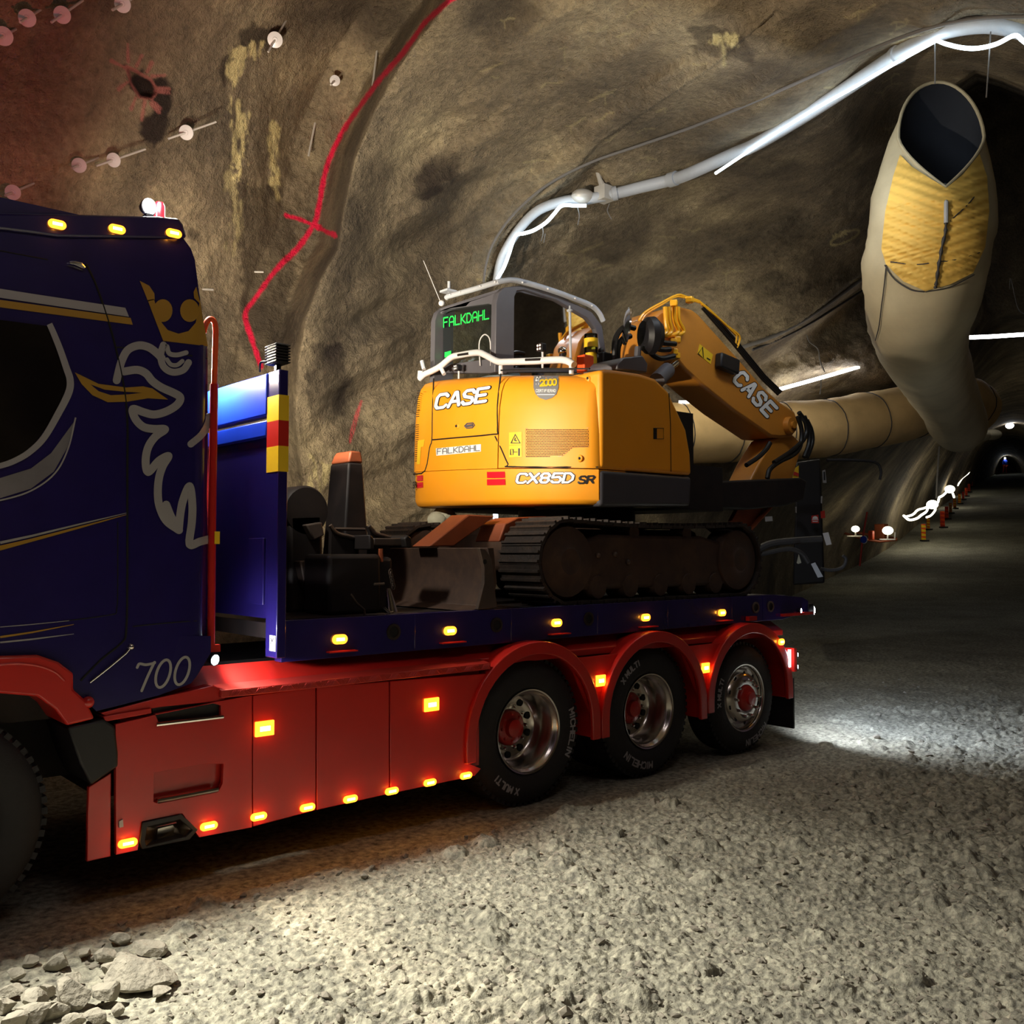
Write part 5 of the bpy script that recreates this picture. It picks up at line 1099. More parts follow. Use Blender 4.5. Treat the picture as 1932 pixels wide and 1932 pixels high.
for a, b in ((1128, 1048), (1160, 1046), (1185, 1060)): w.ball(on_y(a, b, 5.17), .022, 6)
w.build('frame_bolt', 'worn_steel', tk)
w = MB(); w.box(5.2, 7.2, 5.55, 7.0, DECK + .25, DECK + .62); w.build('undercarriage', 'muddy_plate', exc, bevel=.05)
w = MB(); w.prism(SP([(950, 988), (975, 976), (1030, 974), (1020, 1000), (1000, 1020), (938, 1022)], 5.62), 5.60, 5.9); w.build('frame_gusset', 'rust_lit_plate', exc, bevel=.01)  # orange light on the frame, put into the colour
w = MB(); bl = [(4.10, DECK + .01), (4.22, DECK + .04), (4.285, DECK + .18), (4.29, DECK + .34), (4.26, 1.845), (4.32, 1.845), (4.35, 1.6), (4.31, DECK + .05), (4.14, DECK + .0)]; w.prism(bl, 5.13, 7.42); bd = w.build('dozer_blade', 'muddy_plate', exc, bevel=.006)
w = MB(); w.prism(SP([(903, 1034), (914, 1036), (926, 1054), (936, 1145), (900, 1150), (912, 1100), (912, 1070)], 5.11), 5.10, 5.135); w.build('blade_side_plate', 'worn_steel', bd, bevel=.004)
w = MB(); w.lathe([(.001, 0), (.018, 0)], tuple(on_y(915, 1060, 5.096)), 'y', 14); w.build('blade_hole', 'dark_hole', bd)
w = MB(); w.prism(SP([(805, 1031), (852, 1031), (930, 974), (880, 971)], 5.75), 5.72, 5.95); w.build('blade_arm', 'rust_lit_plate', exc, bevel=.01)  # orange-lit look of the arm comes from its colour
w = MB(); w.prism([(4.3, 1.55), (4.3, 1.8), (5.3, 1.85), (5.3, 1.6)], 6.6, 6.85); w.build('blade_arm', 'muddy_plate', exc, bevel=.01)

# ------------------------------------------------------------------ attachments carried at the front of the bed
def thing_mesh(mb, name, mt, label, cat, origin, group=None, **k):
    o = mb.build(name, mt, None, origin=origin, **k); return tag(o, label, cat, group)
X1 = on_y(646, 997, 6.0)[0]; X1t = on_y(660, 856, 6.0)[0]
def fourc(c, r, l, zz): nx = on_y(*c, 6.0); rx_ = on_y(*r, 6.0); ly = on_x(l[0], l[1], nx[0])[1]; return [(nx[0], 6.0, zz), (rx_[0], 6.0, zz), (rx_[0], ly, zz), (nx[0], ly, zz)]
zb_, zt_, zm = on_y(646, 997, 6.0)[2], on_y(660, 850, 6.0)[2], on_y(660, 872, 6.0)[2]
low4 = fourc((648, 997), (700, 992), (605, 992), DECK + .02); mid4 = fourc((658, 872), (685, 872), (623, 872), zm); top4 = fourc((662, 852), (681, 856), (634, 852), zt_)
low4 = [(x + (0.02 if i in (1, 2) else -.02), y, z) for i, (x, y, z) in enumerate(low4)]
bk = thing('trench_bucket', (4.0, 6.2, DECK), 'tapered dark steel attachment with worn, lamplit orange top, upright on the truck bed', 'attachment')
w = MB(); w.loft([low4, mid4]); w.build('bucket_body', 'dark_steel', bk, bevel=.015)
w = MB(); w.loft([mid4, [(a * .4 + b * .6, c * .4 + d * .6, e * .3 + f * .7) for (a, c, e), (b, d, f) in zip(mid4, top4)], top4]); w.build('worn_lit_edge', 'rust_lit_plate', bk, bevel=.012, label='worn orange top, coloured where the lamp light reaches')  # orange starts where lamp light clears the headboard; lit tone put into colour
fr = thing('coupler_frame', (3.6, 5.7, DECK), 'dark steel coupling frame with curved hooks, on the bed before the dozer blade', 'attachment')
Q6 = lambda L: [(530 + x / 6.44, 900 + y / 6.44) for x, y in L]
for l, y in (([(600, 585), (640, 640), (700, 690), (830, 722), (965, 757)], 5.75), ([(1072, 595), (1110, 640), (1150, 685), (1250, 715), (1345, 742)], 5.75)):
    w = MB(); w.tube([on_y(p[0], p[1], y) for p in spline(Q6(l), 4)], .014, 8); w.build('hook_edge', 'worn_steel', fr)
    w = MB(); q = Q6(l); w.prism(SP([*q, (q[-1][0] - 2, q[-1][1] + 30), (q[0][0] + 3, q[-1][1] + 30), (q[0][0] + 4, q[0][1] + 14)], y), y + .01, y + .05); w.build('hook_plate', 'dark_steel', fr)
w = MB(); w.tube([on_y(632, 998, 5.9), on_y(688, 999, 5.9)], .012, 8); w.build('cross_bar', 'worn_steel', fr)
w = MB(); w.prism(SP(Q6([(1130, 742), (1495, 742), (1495, 832), (1130, 832)]), 5.6), 5.6, 5.8); w.build('cross_beam', 'worn_steel', fr, bevel=.008)
for l in ([(1075, 697), (1110, 715), (1138, 760), (1138, 880), (1080, 885)], [(1500, 745), (1545, 700), (1590, 740), (1600, 860), (1520, 860)]): w = MB(); w.prism(SP(Q6(l), 5.55), 5.55, 5.85); w.build('side_cheek', 'dark_steel', fr, bevel=.01)
w = MB(); w.box(3.2, 3.62, 5.5, 5.84, DECK, 1.80); w.box(3.35, 3.75, 5.55, 5.8, DECK, 1.78); w.build('frame_block', 'dark_steel', fr, bevel=.03)
w = MB(); w.tube([on_y(p[0], p[1], 5.52) for p in Q6([(1212, 870), (1212, 930), (1228, 1030)])], [.016, .017, .010], 8); w.build('handle', 'rust_lit_plate', fr)
rt = thing('rotator_head', (3.0, 6.1, DECK), 'dark round-topped hydraulic rotator standing behind the blue headboard post', 'attachment')
c = on_y(560, 965, 6.1); w = MB(); w.lathe([(.001, 0), (.165, 0), (.18, .03), (.18, .4), (.001, .4)], (c[0], 5.95, c[2]), 'y', 32); w.build('rotor_drum', 'dark_steel', rt)
w = MB(); w.prism(SP([(545, 970), (610, 968), (612, 1150), (546, 1160)], 5.95), 5.95, 6.5); w.build('rotor_housing', 'dark_steel', rt, bevel=.03)
w = MB(); w.prism(SP([(560, 1058), (589, 1058), (588, 1105), (572, 1110)], 5.9), 5.86, 5.95); w.build('valve_block', 'worn_steel', rt, bevel=.01); w = MB(); w.prism(SP([(575, 990), (605, 985), (610, 1010), (590, 1020)], 5.9), 5.88, 5.95); w.build('valve_block', 'worn_steel', rt, bevel=.01)
for a in ([(572, 1177), (645, 1153)], [(597, 1208), (682, 1178)]):
    pass
w = MB(); w.tube([on_y(p[0], p[1], 5.84) for p in Q6([(570, 1177), (645, 1153)])], .006, 6); w.tube([on_y(p[0], p[1], 5.84) for p in Q6([(597, 1207), (682, 1178)])], .006, 6); w.build('shackle_pin', 'chrome', rt)
cbn = thing('chain_binder', (3.55, 5.3, DECK), 'polished steel load binder with chain, tying down beside the dozer blade', 'chain binder')
w = MB(); w.tube([on_y(p[0], p[1], 5.3) for p in Q6([(1302, 1350), (1305, 1400), (1340, 1640)])], [.014, .022, .045], 14); w.build('binder_barrel', 'chrome', cbn)
w = MB(); w.tube([on_y(p[0], p[1], 5.26) for p in Q6([(1255, 1588), (1330, 1655), (1352, 1705), (1312, 1752)])], .009, 8); w.tube([on_y(p[0], p[1], 5.26) for p in Q6([(1330, 1655), (1366, 1640)])], .008, 8); w.build('binder_hook', 'chrome', cbn)
w = MB(); w.tube([on_y(p[0], p[1], 5.28) for p in Q6([(850, 1425), (920, 1530), (1012, 1612), (1018, 1670), (1072, 1730), (1048, 1780)])], .008, 8); w.build('tie_strap', 'worn_steel', cbn)
w = MB(); w.tube([on_y(p[0], p[1], 5.3) for p in Q6([(1135, 1302), (1255, 1298)])], .008, 8); w.build('binder_lever', 'worn_steel', cbn)
w = MB()
for k in range(7):
    a = np.array(on_y(*Q6([(1330 + 6 * k, 1160 + 28 * k)])[0], 5.3)); t = np.linspace(0, 2 * math.pi, 12, endpoint=False)
    w.tube([a + np.array([.012 * math.cos(u), (.012 * math.cos(u) if k % 2 else 0), .022 * math.sin(u)]) for u in t], .004, 6, True)
w.build('chain', 'worn_steel', cbn)
lump = MB(); 
for a, b, r in ((838, 972, .11), (826, 980, .10), (850, 981, .09)): lump.ball(on_y(a, b, 7.2), r, 10, (1, 1, .8))
thing_mesh(lump, 'rag_bundle', 'rag', 'pale grey crumpled rag bundle lying on the far excavator track', 'rag', tuple(on_y(838, 985, 7.2)))

# ------------------------------------------------------------------ ventilation duct
duct = thing('ventilation_duct', tuple(at(1745, 560, 10.5)), 'large pale fabric ventilation duct hanging at the right with a gaping tied-up mouth', 'duct')
def wrinkle(p, k=1.0):
    x, y, z = (np.array([v]) for v in p); return float(fbm(x * 2.2, y * 2.2, z * 5.0, 3, 301)[0]) * 0.035 * k
PATH = [((1812, 806), 19.0, .40), ((1806, 796), 18.2, .60), ((1790, 757), 16.9, .585), ((1765, 705), 14.6, .59), ((1742, 650), 12.3, .59), ((1733, 600), 10.8, .60), ((1738, 545), 9.95, .615), ((1748, 480), 9.6, .605), ((1758, 420), 9.5, .59)]
cpts = [np.array(at(*p, d)) for p, d, r in PATH]; rads = [r for p, d, r in PATH]
cs = spline(cpts, 5); rs2 = [float(v[0]) for v in spline([(r, 0, 0) for r in rads], 5)]
rings = []
NR = 40
def axes(t): t = t / np.linalg.norm(t); b = np.cross(t, _r); return b / np.linalg.norm(b)
for i, c in enumerate(cs):
    t = cs[min(i + 1, len(cs) - 1)] - cs[max(i - 1, 0)]; b = axes(t); ring_ = []
    for k in range(NR):
        a = 2 * math.pi * k / NR; d = math.cos(a) * _r + math.sin(a) * b; q = c + d * rs2[i]; ring_.append(q + d * wrinkle(q))
    rings.append(ring_)
mt_, ml, mb_, mr_ = np.array(at(1768, 155, 9.9)), np.array(at(1695, 262, 9.6)), np.array(at(1784, 354, 9.05)), np.array(at(1857, 258, 9.6))
mc = (ml + mr_) / 2; mouth = []
for k in range(NR):
    a = 2 * math.pi * k / NR; s_, c_ = math.sin(a), math.cos(a)
    if s_ >= 0: mouth.append(mc + (mr_ - mc) * c_ + (mt_ - mc) * s_)
    else: mouth.append(mc + (mr_ - mc) * (1 if c_ > 0 else -1) * (1 - abs(s_) ** 1.7) + (mb_ - mc) * abs(s_) ** 1.15)
last = rings[-1]
for f in (0.25, 0.5, 0.75, 1.0):
    rr_ = []
    for k in range(NR):
        a = 2 * math.pi * k / NR; q = np.array(last[k]) * (1 - f) + mouth[k] * f; out = (q - mc) * 0; bul = math.sin(math.pi * f) * 0.06
        d = math.cos(a) * _r + math.sin(a) * axes(cs[-1] - cs[-2]); q = q + d * (bul + wrinkle(q, 1.3) * (1 - f))
        rr_.append(q)
    rings.append(rr_)
w = MB(); w.loft(rings, True, False); w.add(rings[0], [tuple(range(NR))]); DUCTB = w.bvh(); w.build('duct_branch', 'duct_cloth', duct, smooth=80)
w = MB(); w.loft([[np.array(p) + (cs[min(i, len(cs) - 1)] - np.array(p)) * .06 if i < len(cs) else np.array(p) + (mc - np.array(p)) * (.06 if i < len(rings) - 1 else .015) for p in r] for i, r in enumerate(rings)], True, False); w.build('duct_shade_skin', 'duct_shade', duct, smooth=80)  # added dark skin that paints the shade inside the duct
w = MB(); w.tube([p for p in mouth], .018, 8, True); w.build('mouth_hem', 'duct_cloth', duct)
FL = [(1699, 294), (1720, 316), (1750, 336), (1784, 357), (1815, 332), (1846, 292), (1860, 335), (1864, 400), (1856, 466), (1834, 514), (1790, 536), (1746, 548), (1706, 530), (1673, 498), (1665, 470), (1672, 400), (1686, 335)]
def DQ(p, off=.012):
    q = hit(DUCTB, p[0], p[1], off); return q if q is not None else np.array(at(p[0], p[1], 9.6))
def DW(p):
    q = DQ(p, 0.015); d = (CAM - q) / np.linalg.norm(CAM - q); s_ = (p[0] - 1780) * 0.10; y = p[1]
    return q + d * (0.010 + 0.010 * math.sin(y * 0.33 + abs(s_) * 1.2) + 0.007 * math.sin(y * 0.71 - abs(s_) * 2.0))
w = MB(); chart_fill(w, [FL], DW, 7); w.build('duct_flap', 'duct_yellow', duct, smooth=80, label='yellow fabric flap')
w = MB(); w.tube([DQ(p, .05) for p in [(1784, 352), (1784, 385), (1783, 422)]], .020, 8); w.build('stiffening_pole', 'pipe_grey', duct)
w = MB(); w.tube([DQ(p, .045) for p in spline([(1783, 422), (1781, 440), (1774, 470), (1770, 500), (1766, 530), (1764, 540)], 5)], [.014 + .006 * math.sin(i * 1.9) for i in range(26)], 8); w.build('lacing', 'cable_dark', duct)
for l in ([(1784, 425), (1805, 405), (1835, 375)], [(1772, 492), (1730, 498), (1682, 494)], [(1772, 492), (1800, 490), (1845, 476)], [(1675, 500), (1668, 560), (1662, 610), (1655, 640)], [(1745, 549), (1720, 545), (1690, 525), (1672, 500)], [(1746, 549), (1790, 540), (1835, 517)]):
    w = MB(); w.tube([DQ(p, .022) for p in spline(l, 4)], .006, 6); w.build('seam', 'cable_dark', duct)
HP = [((1120, 822), 16.6), ((1240, 818), 17.0), ((1320, 816), 17.3), ((1420, 814), 17.8), ((1525, 810), 18.1), ((1600, 800), 18.4), ((1680, 785), 18.9), ((1760, 768), 19.6), ((1815, 760), 20.2), ((1840, 770), 20.6)]
hc = spline([at(*p, d) for p, d in HP], 14); hrr = []
for i, c in enumerate(hc):
    t = hc[min(i + 1, len(hc) - 1)] - hc[max(i - 1, 0)]; t /= np.linalg.norm(t); u = np.cross(t, [0, 0, 1]); u /= np.linalg.norm(u); v = np.cross(u, t); rg_ = []
    seg = i % 14
    for k in range(36):
        a = 2 * math.pi * k / 36; d = math.cos(a) * u + math.sin(a) * v; r = 0.56 * (1 - 0.035 * math.exp(-((seg - 7) / 1.1) ** 2) * (0.4 + max(0, math.sin(a)))); q = c + d * r; rg_.append(q + d * wrinkle(q, 0.8))
    hrr.append(rg_)
w = MB(); w.loft(hrr); w.build('duct_run', 'duct_tan', duct, smooth=80)
for i in range(7, len(hc), 14):
    w = MB(); w.tube([np.array(p) + (np.array(p) - hc[i]) * .012 for p in hrr[i]], .010, 6, True); w.build('duct_band', 'cable_dark', duct)
w = MB(); w.ball(at(1806, 815, 18.6), .34, 12, (1, 1, .85)); w.build('duct_elbow', 'duct_cloth', duct, smooth=80); w = MB(); w.ball(at(1853, 822, 24), .20, 10, (1.3, 1, .7)); w.build('duct_tail', 'duct_cloth', duct, smooth=80); w = MB(); w.ball(at(1872, 820, 26), .24, 10, (1.2, 1, .6)); w.build('duct_tail', 'duct_cloth', duct, smooth=80)
# ------------------------------------------------------------------ pipe, ropes of light and cables on the rock
def rock_tube(name, pts, r, mt, off, label, cat, group=None, n=8, sub=5):
    q = [on_rock(a, b, off) for a, b in pts]
    for _ in range(2): q = [q[0]] + [(q[i - 1] + 2 * q[i] + q[i + 1]) / 4 for i in range(1, len(q) - 1)] + [q[-1]]
    m_ = MB(); m_.tube(spline(q, sub), r, n); return thing_mesh(m_, name, mt, label, cat, tuple(q[0]), group)
PIPE = [(937, 530), (948, 484), (980, 432), (1017, 396), (1067, 379), (1100, 377), (1158, 366), (1210, 353), (1263, 340), (1300, 328), (1380, 292), (1425, 273), (1500, 229), (1565, 188), (1630, 145), (1689, 106), (1736, 78), (1780, 58), (1829, 47), (1880, 46), (1932, 58), (2000, 80)]
pp = [on_rock(a, b, 0.30) for a, b in PIPE]
for _ in range(3): pp = [pp[0]] + [(pp[i - 1] + 2 * pp[i] + pp[i + 1]) / 4 for i in range(1, len(pp) - 1)] + [pp[-1]]
PD = {a: np.linalg.norm(q - CAM) for (a, b), q in zip(PIPE, pp)}
def pdep(px): return float(np.interp(px, [a for a, b in PIPE], [(q - CAM) @ FWD for q in pp]))
pipe = thing('conduit_pipe', tuple(pp[0]), 'grey conduit pipe climbing the rock wall and arching across the tunnel roof', 'pipe')
w = MB(); w.tube(spline([at(a, b, pdep(a)) for a, b in PIPE], 5), [0.055 + 0.020 * min(1, i / 40) for i in range(5 * (len(PIPE) - 1) + 1)], 14); w.build('pipe_run', 'pipe_grey', pipe)
for a, b, c, d in ((1263, 340, 1276, 336), (1155, 366, 1164, 364), (1690, 105, 1697, 101)): w = MB(); w.tube([at(a, b, pdep(a)), at(c, d, pdep(c))], .09, 14); w.build('pipe_sleeve', 'pipe_grey', pipe)
w = MB(); w.tube([at(1124, 309, pdep(1124) + .1), at(1132, 340, pdep(1132)), at(1143, 366, pdep(1143))], [.035, .03, .06], 10); w.box(*sum(([v - .09, v + .09] for v in at(1140, 366, pdep(1140))), [])); w.build('hanger_bracket', 'galvanised', pipe)
w = MB(); w.ball(at(1100, 372, pdep(1100)), .14, 8, (1.2, 1, .7)); w.build('wrapped_joint', 'galvanised', pipe)
def rope(name, pts, r, mt, label, dep, group='ropes of light strung along the tunnel', sub=5):
    m_ = MB(); m_.tube(spline([at(a, b, dep(a)) for a, b in pts], sub), r, 8); return thing_mesh(m_, name, mt, label, 'light rope', tuple(at(*pts[0], dep(pts[0][0]))), group)
near_ = lambda px: pdep(px) - 0.15
rope('light_rope', [(938, 526), (950, 506), (960, 480), (968, 455), (975, 443), (990, 440), (1008, 434), (1030, 420), (1045, 404), (1056, 391), (1066, 387), (1085, 388), (1106, 388)], .022, 'led_rope', 'glowing white rope of light bending down the rock just above the excavator cab', near_)
rope('light_rope', [(1350, 327), (1410, 287), (1472, 246), (1549, 199), (1600, 171), (1643, 146), (1700, 113), (1767, 76)], .017, 'led_rope', 'long straight glowing white rope of light under the pipe across the roof', near_)
rope('light_rope', [(1767, 76), (1785, 83), (1815, 90), (1845, 91), (1880, 83), (1914, 67), (1930, 77), (1960, 100), (2010, 130)], .017, 'led_rope', 'glowing white rope of light sagging in a loop at the top right corner', near_)
rdep = lambda py: (lambda px: (np.array(on_rock(px, py, .15)) - CAM) @ FWD)
rope('light_rope', [(1472, 734), (1530, 718), (1600, 698), (1676, 675)], .035, 'led_far', 'bright straight rope of light on the far rock between boom and hanging duct', rdep(705), sub=3)
rope('light_rope', [(1281, 759), (1325, 758), (1371, 755)], .03, 'led_far', 'short bright rope of light behind the boom above the yellow duct', lambda px: 17.0, sub=3)
rope('light_rope', [(1814, 637), (1870, 635), (1932, 631), (2000, 628)], .05, 'led_far', 'bright level rope of light to the right of the hanging duct', lambda px: 24, sub=3)
rope('light_rope', [(934, 962), (935, 970), (935, 979)], .03, 'led_rope', 'short glowing end of light rope showing beneath the excavator body', lambda px: 11.3, sub=3)
rock_tube('service_cable', [(912, 533), (915, 490), (919, 462), (960, 408), (1022, 328), (1114, 304), (1200, 278), (1300, 246), (1420, 196), (1549, 137), (1660, 84), (1761, 34), (1850, 31), (1932, 30), (2000, 32)], .016, 'cable', .16, 'thin grey cable running above the conduit pipe up to the roof', 'cable')
rock_tube('service_cable', [(1400, 655), (1440, 646), (1480, 627), (1525, 602), (1580, 562), (1632, 522)], .035, 'cable', .2, 'thick pale cable slung on the dark rock behind the boom', 'cable')
rock_tube('service_cable', [(1420, 660), (1480, 640), (1530, 614), (1590, 570), (1640, 540)], .022, 'cable_dark', .2, 'thin dark cable just under the thick pale cable behind the boom', 'cable')
for k, (l, lb) in enumerate([([(1029, 441), (1026, 458)], 'short loose wire end dangling under the light rope above the cab'), ([(1090, 392), (1093, 408), (1090, 425)], 'forked loose wire dangling at the end of the curved light rope'), ([(1022, 422), (1025, 440), (1021, 455)], 'wire loop dangling from the curved part of the light rope'), ([(1150, 384), (1146, 398), (1154, 414)], 'thin wire hanging below the wrapped pipe joint'), ([(1522, 632), (1527, 645), (1543, 658), (1547, 680), (1556, 702)], 'crooked thin wire hanging above the far light rope'), ([(1549, 716), (1549, 728), (1547, 744)], 'short wire hanging below the far light rope'),
                             ([(1765, -20), (1765, 33)], 'taut hanger wire from the roof down to the service cable'), ([(1764, 80), (1764, 158)], 'taut hanger wire from pipe down to the mouth of the duct'), ([(1869, 60), (1866, 110), (1861, 184)], 'long wire hanging free to the right of the duct mouth'), ([(1905, 545), (1907, 525), (1920, 580), (1932, 592)], 'thin drooping wire at the right edge beside the duct')]):
    dd = pdep(l[0][0]) - .1 if l[0][1] < 500 else (18 if l[0][0] < 1700 else 12)
    m_ = MB(); m_.tube(spline([at(a, b, dd) for a, b in l], 4), .006 if dd < 14 else .012, 6); thing_mesh(m_, 'hanging_wire', 'cable', lb, 'wire', tuple(at(*l[0], dd)), 'loose wires hanging from the roof')
# ------------------------------------------------------------------ rock bolts
def bolt(px, py, tip, r, L, label, disc=True):
    """plate of radius r on a rod that leaves the rock; tip is the pixel the rod points to"""
    base = on_rock(px, py, 0.0); out = np.array([-0.25, -0.90, -0.15])
    pl = on_rock(px, py, 0.26 if disc else .0)
    tp = np.array(at(tip[0], tip[1], (pl - CAM) @ FWD - 0.10)); n = tp - pl; n /= np.linalg.norm(n); nn = n * .5 + out * .8; nn /= np.linalg.norm(nn)
    o = thing('rock_bolt', tuple(pl), label, 'rock bolt', 'rock bolts in the sprayed wall')
    m_ = MB(); back = pl - n * .35 if disc else pl - n * .1
    m_.tube([back, pl, tp], .011 if disc else .013, 8); m_.build('bolt_rod', 'galvanised', o)
    if disc:
        b = MB(); b.lathe([(.001, .012), (r * .3, .012), (r * .35, .006), (r, 0), (r * 1.02, -.006), (.001, -.008)], (0, 0, 0), 'z', 24); m3 = Vector(nn).to_track_quat('Z', 'Y').to_matrix(); m_ = MB()
        m_.add([tuple(np.array(m3 @ Vector(v)) + pl) for v in b.v], b.f); m_.build('bolt_plate', 'white_paint', o)
bolt(6, 68, (-5, 74), .072, .3, 'white bolt plate at the left edge below two others')
bolt(51, 34, (38, 42), .066, .3, 'white bolt plate near the top left corner, left of its neighbour')
bolt(117, 28, (97, 42), .066, .3, 'white bolt plate with short rod, right of the corner plate')
bolt(231, 8, (212, 19), .066, .3, 'white bolt plate cut by the top edge above the painted sun mark')
bolt(519, 75, (506, 98), .078, .3, 'large white bolt plate with long rod near the lime streaks')
bolt(351, 250, (317, 262), .072, .3, 'white bolt plate with rod between sun mark and lime streak')
bolt(214, 302, (182, 313), .066, .3, 'white bolt plate above the cab with a rod to the left, right of a pair')
bolt(149, 312, (136, 317), .066, .3, 'white bolt plate with stubby rod, left of a pair above the cab')
bolt(24, 363, (10, 369), .066, .3, 'white bolt plate low at the left edge just above the cab roof')
bolt(594, 234, (582, 294), .05, .3, 'bare steel rod hanging beside the red painted line', False)
bolt(711, 97, (703, 162), .05, .3, 'bare steel rod touching the red painted line high up', False)
bolt(481, 513, (430, 512), .05, .3, 'bare level steel rod left of the red line above the mast', False)
bolt(388, 546, (370, 545), .05, .3, 'short bare rod just behind the back edge of the cab', False)
bolt(632, 152, (624, 160), .06, .3, 'rusty plate half sunk in the rock right of the lime streaks')
# ------------------------------------------------------------------ far part of the tunnel
def ground_on(px, py, d0=15.0, d1=140.0):
    """where the sight line through a pixel reaches the climbing floor"""
    pd = None
    for d in np.linspace(d0, d1, 500):
        p = np.array(at(px, py, d)); g_ = float(ramp(np.array([p[0]]), np.array([p[1]]))[0])
        if pd is not None and p[2] < g_: return np.array([p[0], p[1], g_]), d
        pd = d
    p = np.array(at(px, py, d1)); p[2] = float(ramp(p[:1], p[1:2])[0]); return p, d1
BOARDS = [(1742, 989, 1021), (1751, 978, 1000), (1778, 965, 996), (1786, 956, 980), (1793, 949, 969), (1801, 941, 960), (1810, 932, 951), (1817, 928, 943), (1823, 921, 937), (1828, 913, 929), (1833, 906, 919), (1841, 896, 909), (1846, 890, 905)]
for k, (px, ta, bo) in enumerate(BOARDS):
    b, d = ground_on(px, bo, 30); hgt = (bo - ta) * d / FOC; wd = hgt * 0.26
    lab = ['striped barrier board standing apart, the nearest of the line', 'striped barrier board close behind the nearest one'][k] if k < 2 else 'red and yellow striped barrier board in the line along the road'
    o = thing('barrier_board', tuple(b), lab, 'barrier', 'striped boards along the climbing road')
    rv = _r; f_ = _f0
    def pt(a, c, e=0.0): return b + rv * a + np.array([0, 0, c]) - f_ * e
    m_ = MB(); m_.loft([[pt(-wd / 2, .0), pt(wd / 2, .0), pt(wd / 2, hgt), pt(-wd / 2, hgt)], [pt(-wd / 2, .0, .05), pt(wd / 2, .0, .05), pt(wd / 2, hgt, .05), pt(-wd / 2, hgt, .05)]]); m_.build('board_panel', 'board_orange', o)
    m_ = MB()
    for s in range(4):
        z0 = hgt * (0.04 + s * 0.25); m_.add([pt(-wd / 2, z0, .06), pt(wd / 2, min(hgt, z0 - .0), .06), pt(wd / 2, min(hgt, z0 + hgt * .11), .06), pt(-wd / 2, min(hgt, z0 + hgt * .17), .06)], [(0, 1, 2, 3)])
    m_.build('board_stripes', 'yellow_film' if k in (0, 1, 4, 5, 6) else 'barrier_red', o, smooth=0)
    m_ = MB(); m_.loft([[pt(-wd * .8, -.3), pt(wd * .8, -.3), pt(wd * .8, .06), pt(-wd * .8, .06)], [pt(-wd * .8, -.3, .3), pt(wd * .8, -.3, .3), pt(wd * .8, .06, .3), pt(-wd * .8, .06, .3)]]); m_.build('board_foot', 'rubber', o)
def lump_rope(name, pts, d0, d1, r, mt, label):
    m_ = MB(); n_ = len(pts); q = [at(a, b, d0 + (d1 - d0) * i / (n_ - 1)) for i, (a, b) in enumerate(pts)]; m_.tube(spline(q, 4), r, 6); return thing_mesh(m_, name, mt, label, 'light rope', tuple(q[0]), 'tangled light ropes beside the road')
lump_rope('light_rope', [(1705, 973), (1716, 981), (1730, 978), (1738, 972), (1748, 965), (1753, 955), (1768, 950), (1772, 938)], 43, 49, .055, 'warm_led', 'thick tangle of glowing light rope at the near end beside the boards')
lump_rope('light_rope', [(1708, 975), (1722, 971), (1732, 962), (1746, 958), (1756, 952), (1765, 960), (1757, 972), (1748, 976)], 44, 47, .05, 'warm_led', 'second glowing loop twisted into the near tangle of light rope')
lump_rope('light_rope', [(1773, 938), (1780, 934), (1790, 925), (1797, 930), (1800, 938)], 52, 56, .06, 'warm_led', 'glowing loop of light rope on the barrier middle')
lump_rope('light_rope', [(1806, 914), (1813, 903), (1820, 897), (1827, 890), (1824, 884), (1832, 878), (1842, 870), (1849, 867)], 75, 90, .14, 'warm_led', 'farthest glowing clump of light rope at the head of the road')
def floodlight(name, px, py, d, r, mt, label, power, col, stand=None):
    p = np.array(at(px, py, d)); o = thing(name, tuple(p), label, 'lamp'); m_ = MB(); m_.ball(p, r, 10, (1, 1, .8)); m_.build('lamp_head', mt, o)
    if stand: g_ = np.array(at(stand[0], stand[1], d)); m_ = MB(); m_.tube([p - np.array([0, 0, r * .8]), g_], .03, 6); m_.tube([g_ - _r * .3, g_ + _r * .3], .03, 6); m_.build('lamp_stand', 'galvanised', o)
    if power: l = lamp(name + '_light', 'POINT', tuple(p - FWD * (r + .25) + np.array([0, 0, .1])), power, col, .15)
    return o
floodlight('site_lamp', 1614, 998, 33, .14, 'warm_led', 'yellowish site lamp glowing on a low stand, left of the white lamp', 4, (1, .85, .5), (1614, 1012))
floodlight('site_lamp', 1675, 1001, 36, .2, 'warm_led', 'white site lamp glowing beside the orange box', 6, (1, .97, .88), (1674, 1018))
floodlight('site_lamp', 1759, 952, 44, .26, 'warm_led', 'bright lamp in the middle of the near light rope tangle', 34, (1, .95, .85))
floodlight('site_lamp', 1792, 923, 66, .34, 'warm_led', 'bright round lamp above the boards half way along the line', 10, (1, .96, .85))
floodlight('site_lamp', 1863, 867, 104, .42, 'warm_led', 'round lamp at the far end, left of the walking person', 140, (1, .98, .9), (1863, 886))
floodlight('tunnel_lamp', 1905, 803, 70, .28, 'led_far', 'small oval white lamp high in the dark tunnel at the right', 10, (.9, .95, 1))
m_ = MB(); p = np.array(at(1644, 1010, 36)); m_.box(p[0] - .09, p[0] + .09, p[1] - .09, p[1] + .09, p[2] - .18, p[2] + .18); thing_mesh(m_, 'fuel_canister', 'board_orange', 'small orange box standing between the two site lamps', 'box', tuple(p), bevel=.03)
tr = thing('site_trolley', tuple(at(1650, 1020, 36.5)), 'low dark trolley bed carrying the orange box and site lamps', 'trolley')
m_ = MB(); m_.tube([at(1590, 1005, 36.4), at(1632, 1018, 36.4), at(1660, 1022, 36.4), at(1692, 1018, 36.4)], .05, 8); m_.build('trolley_rail', 'rust_lit_plate', tr)
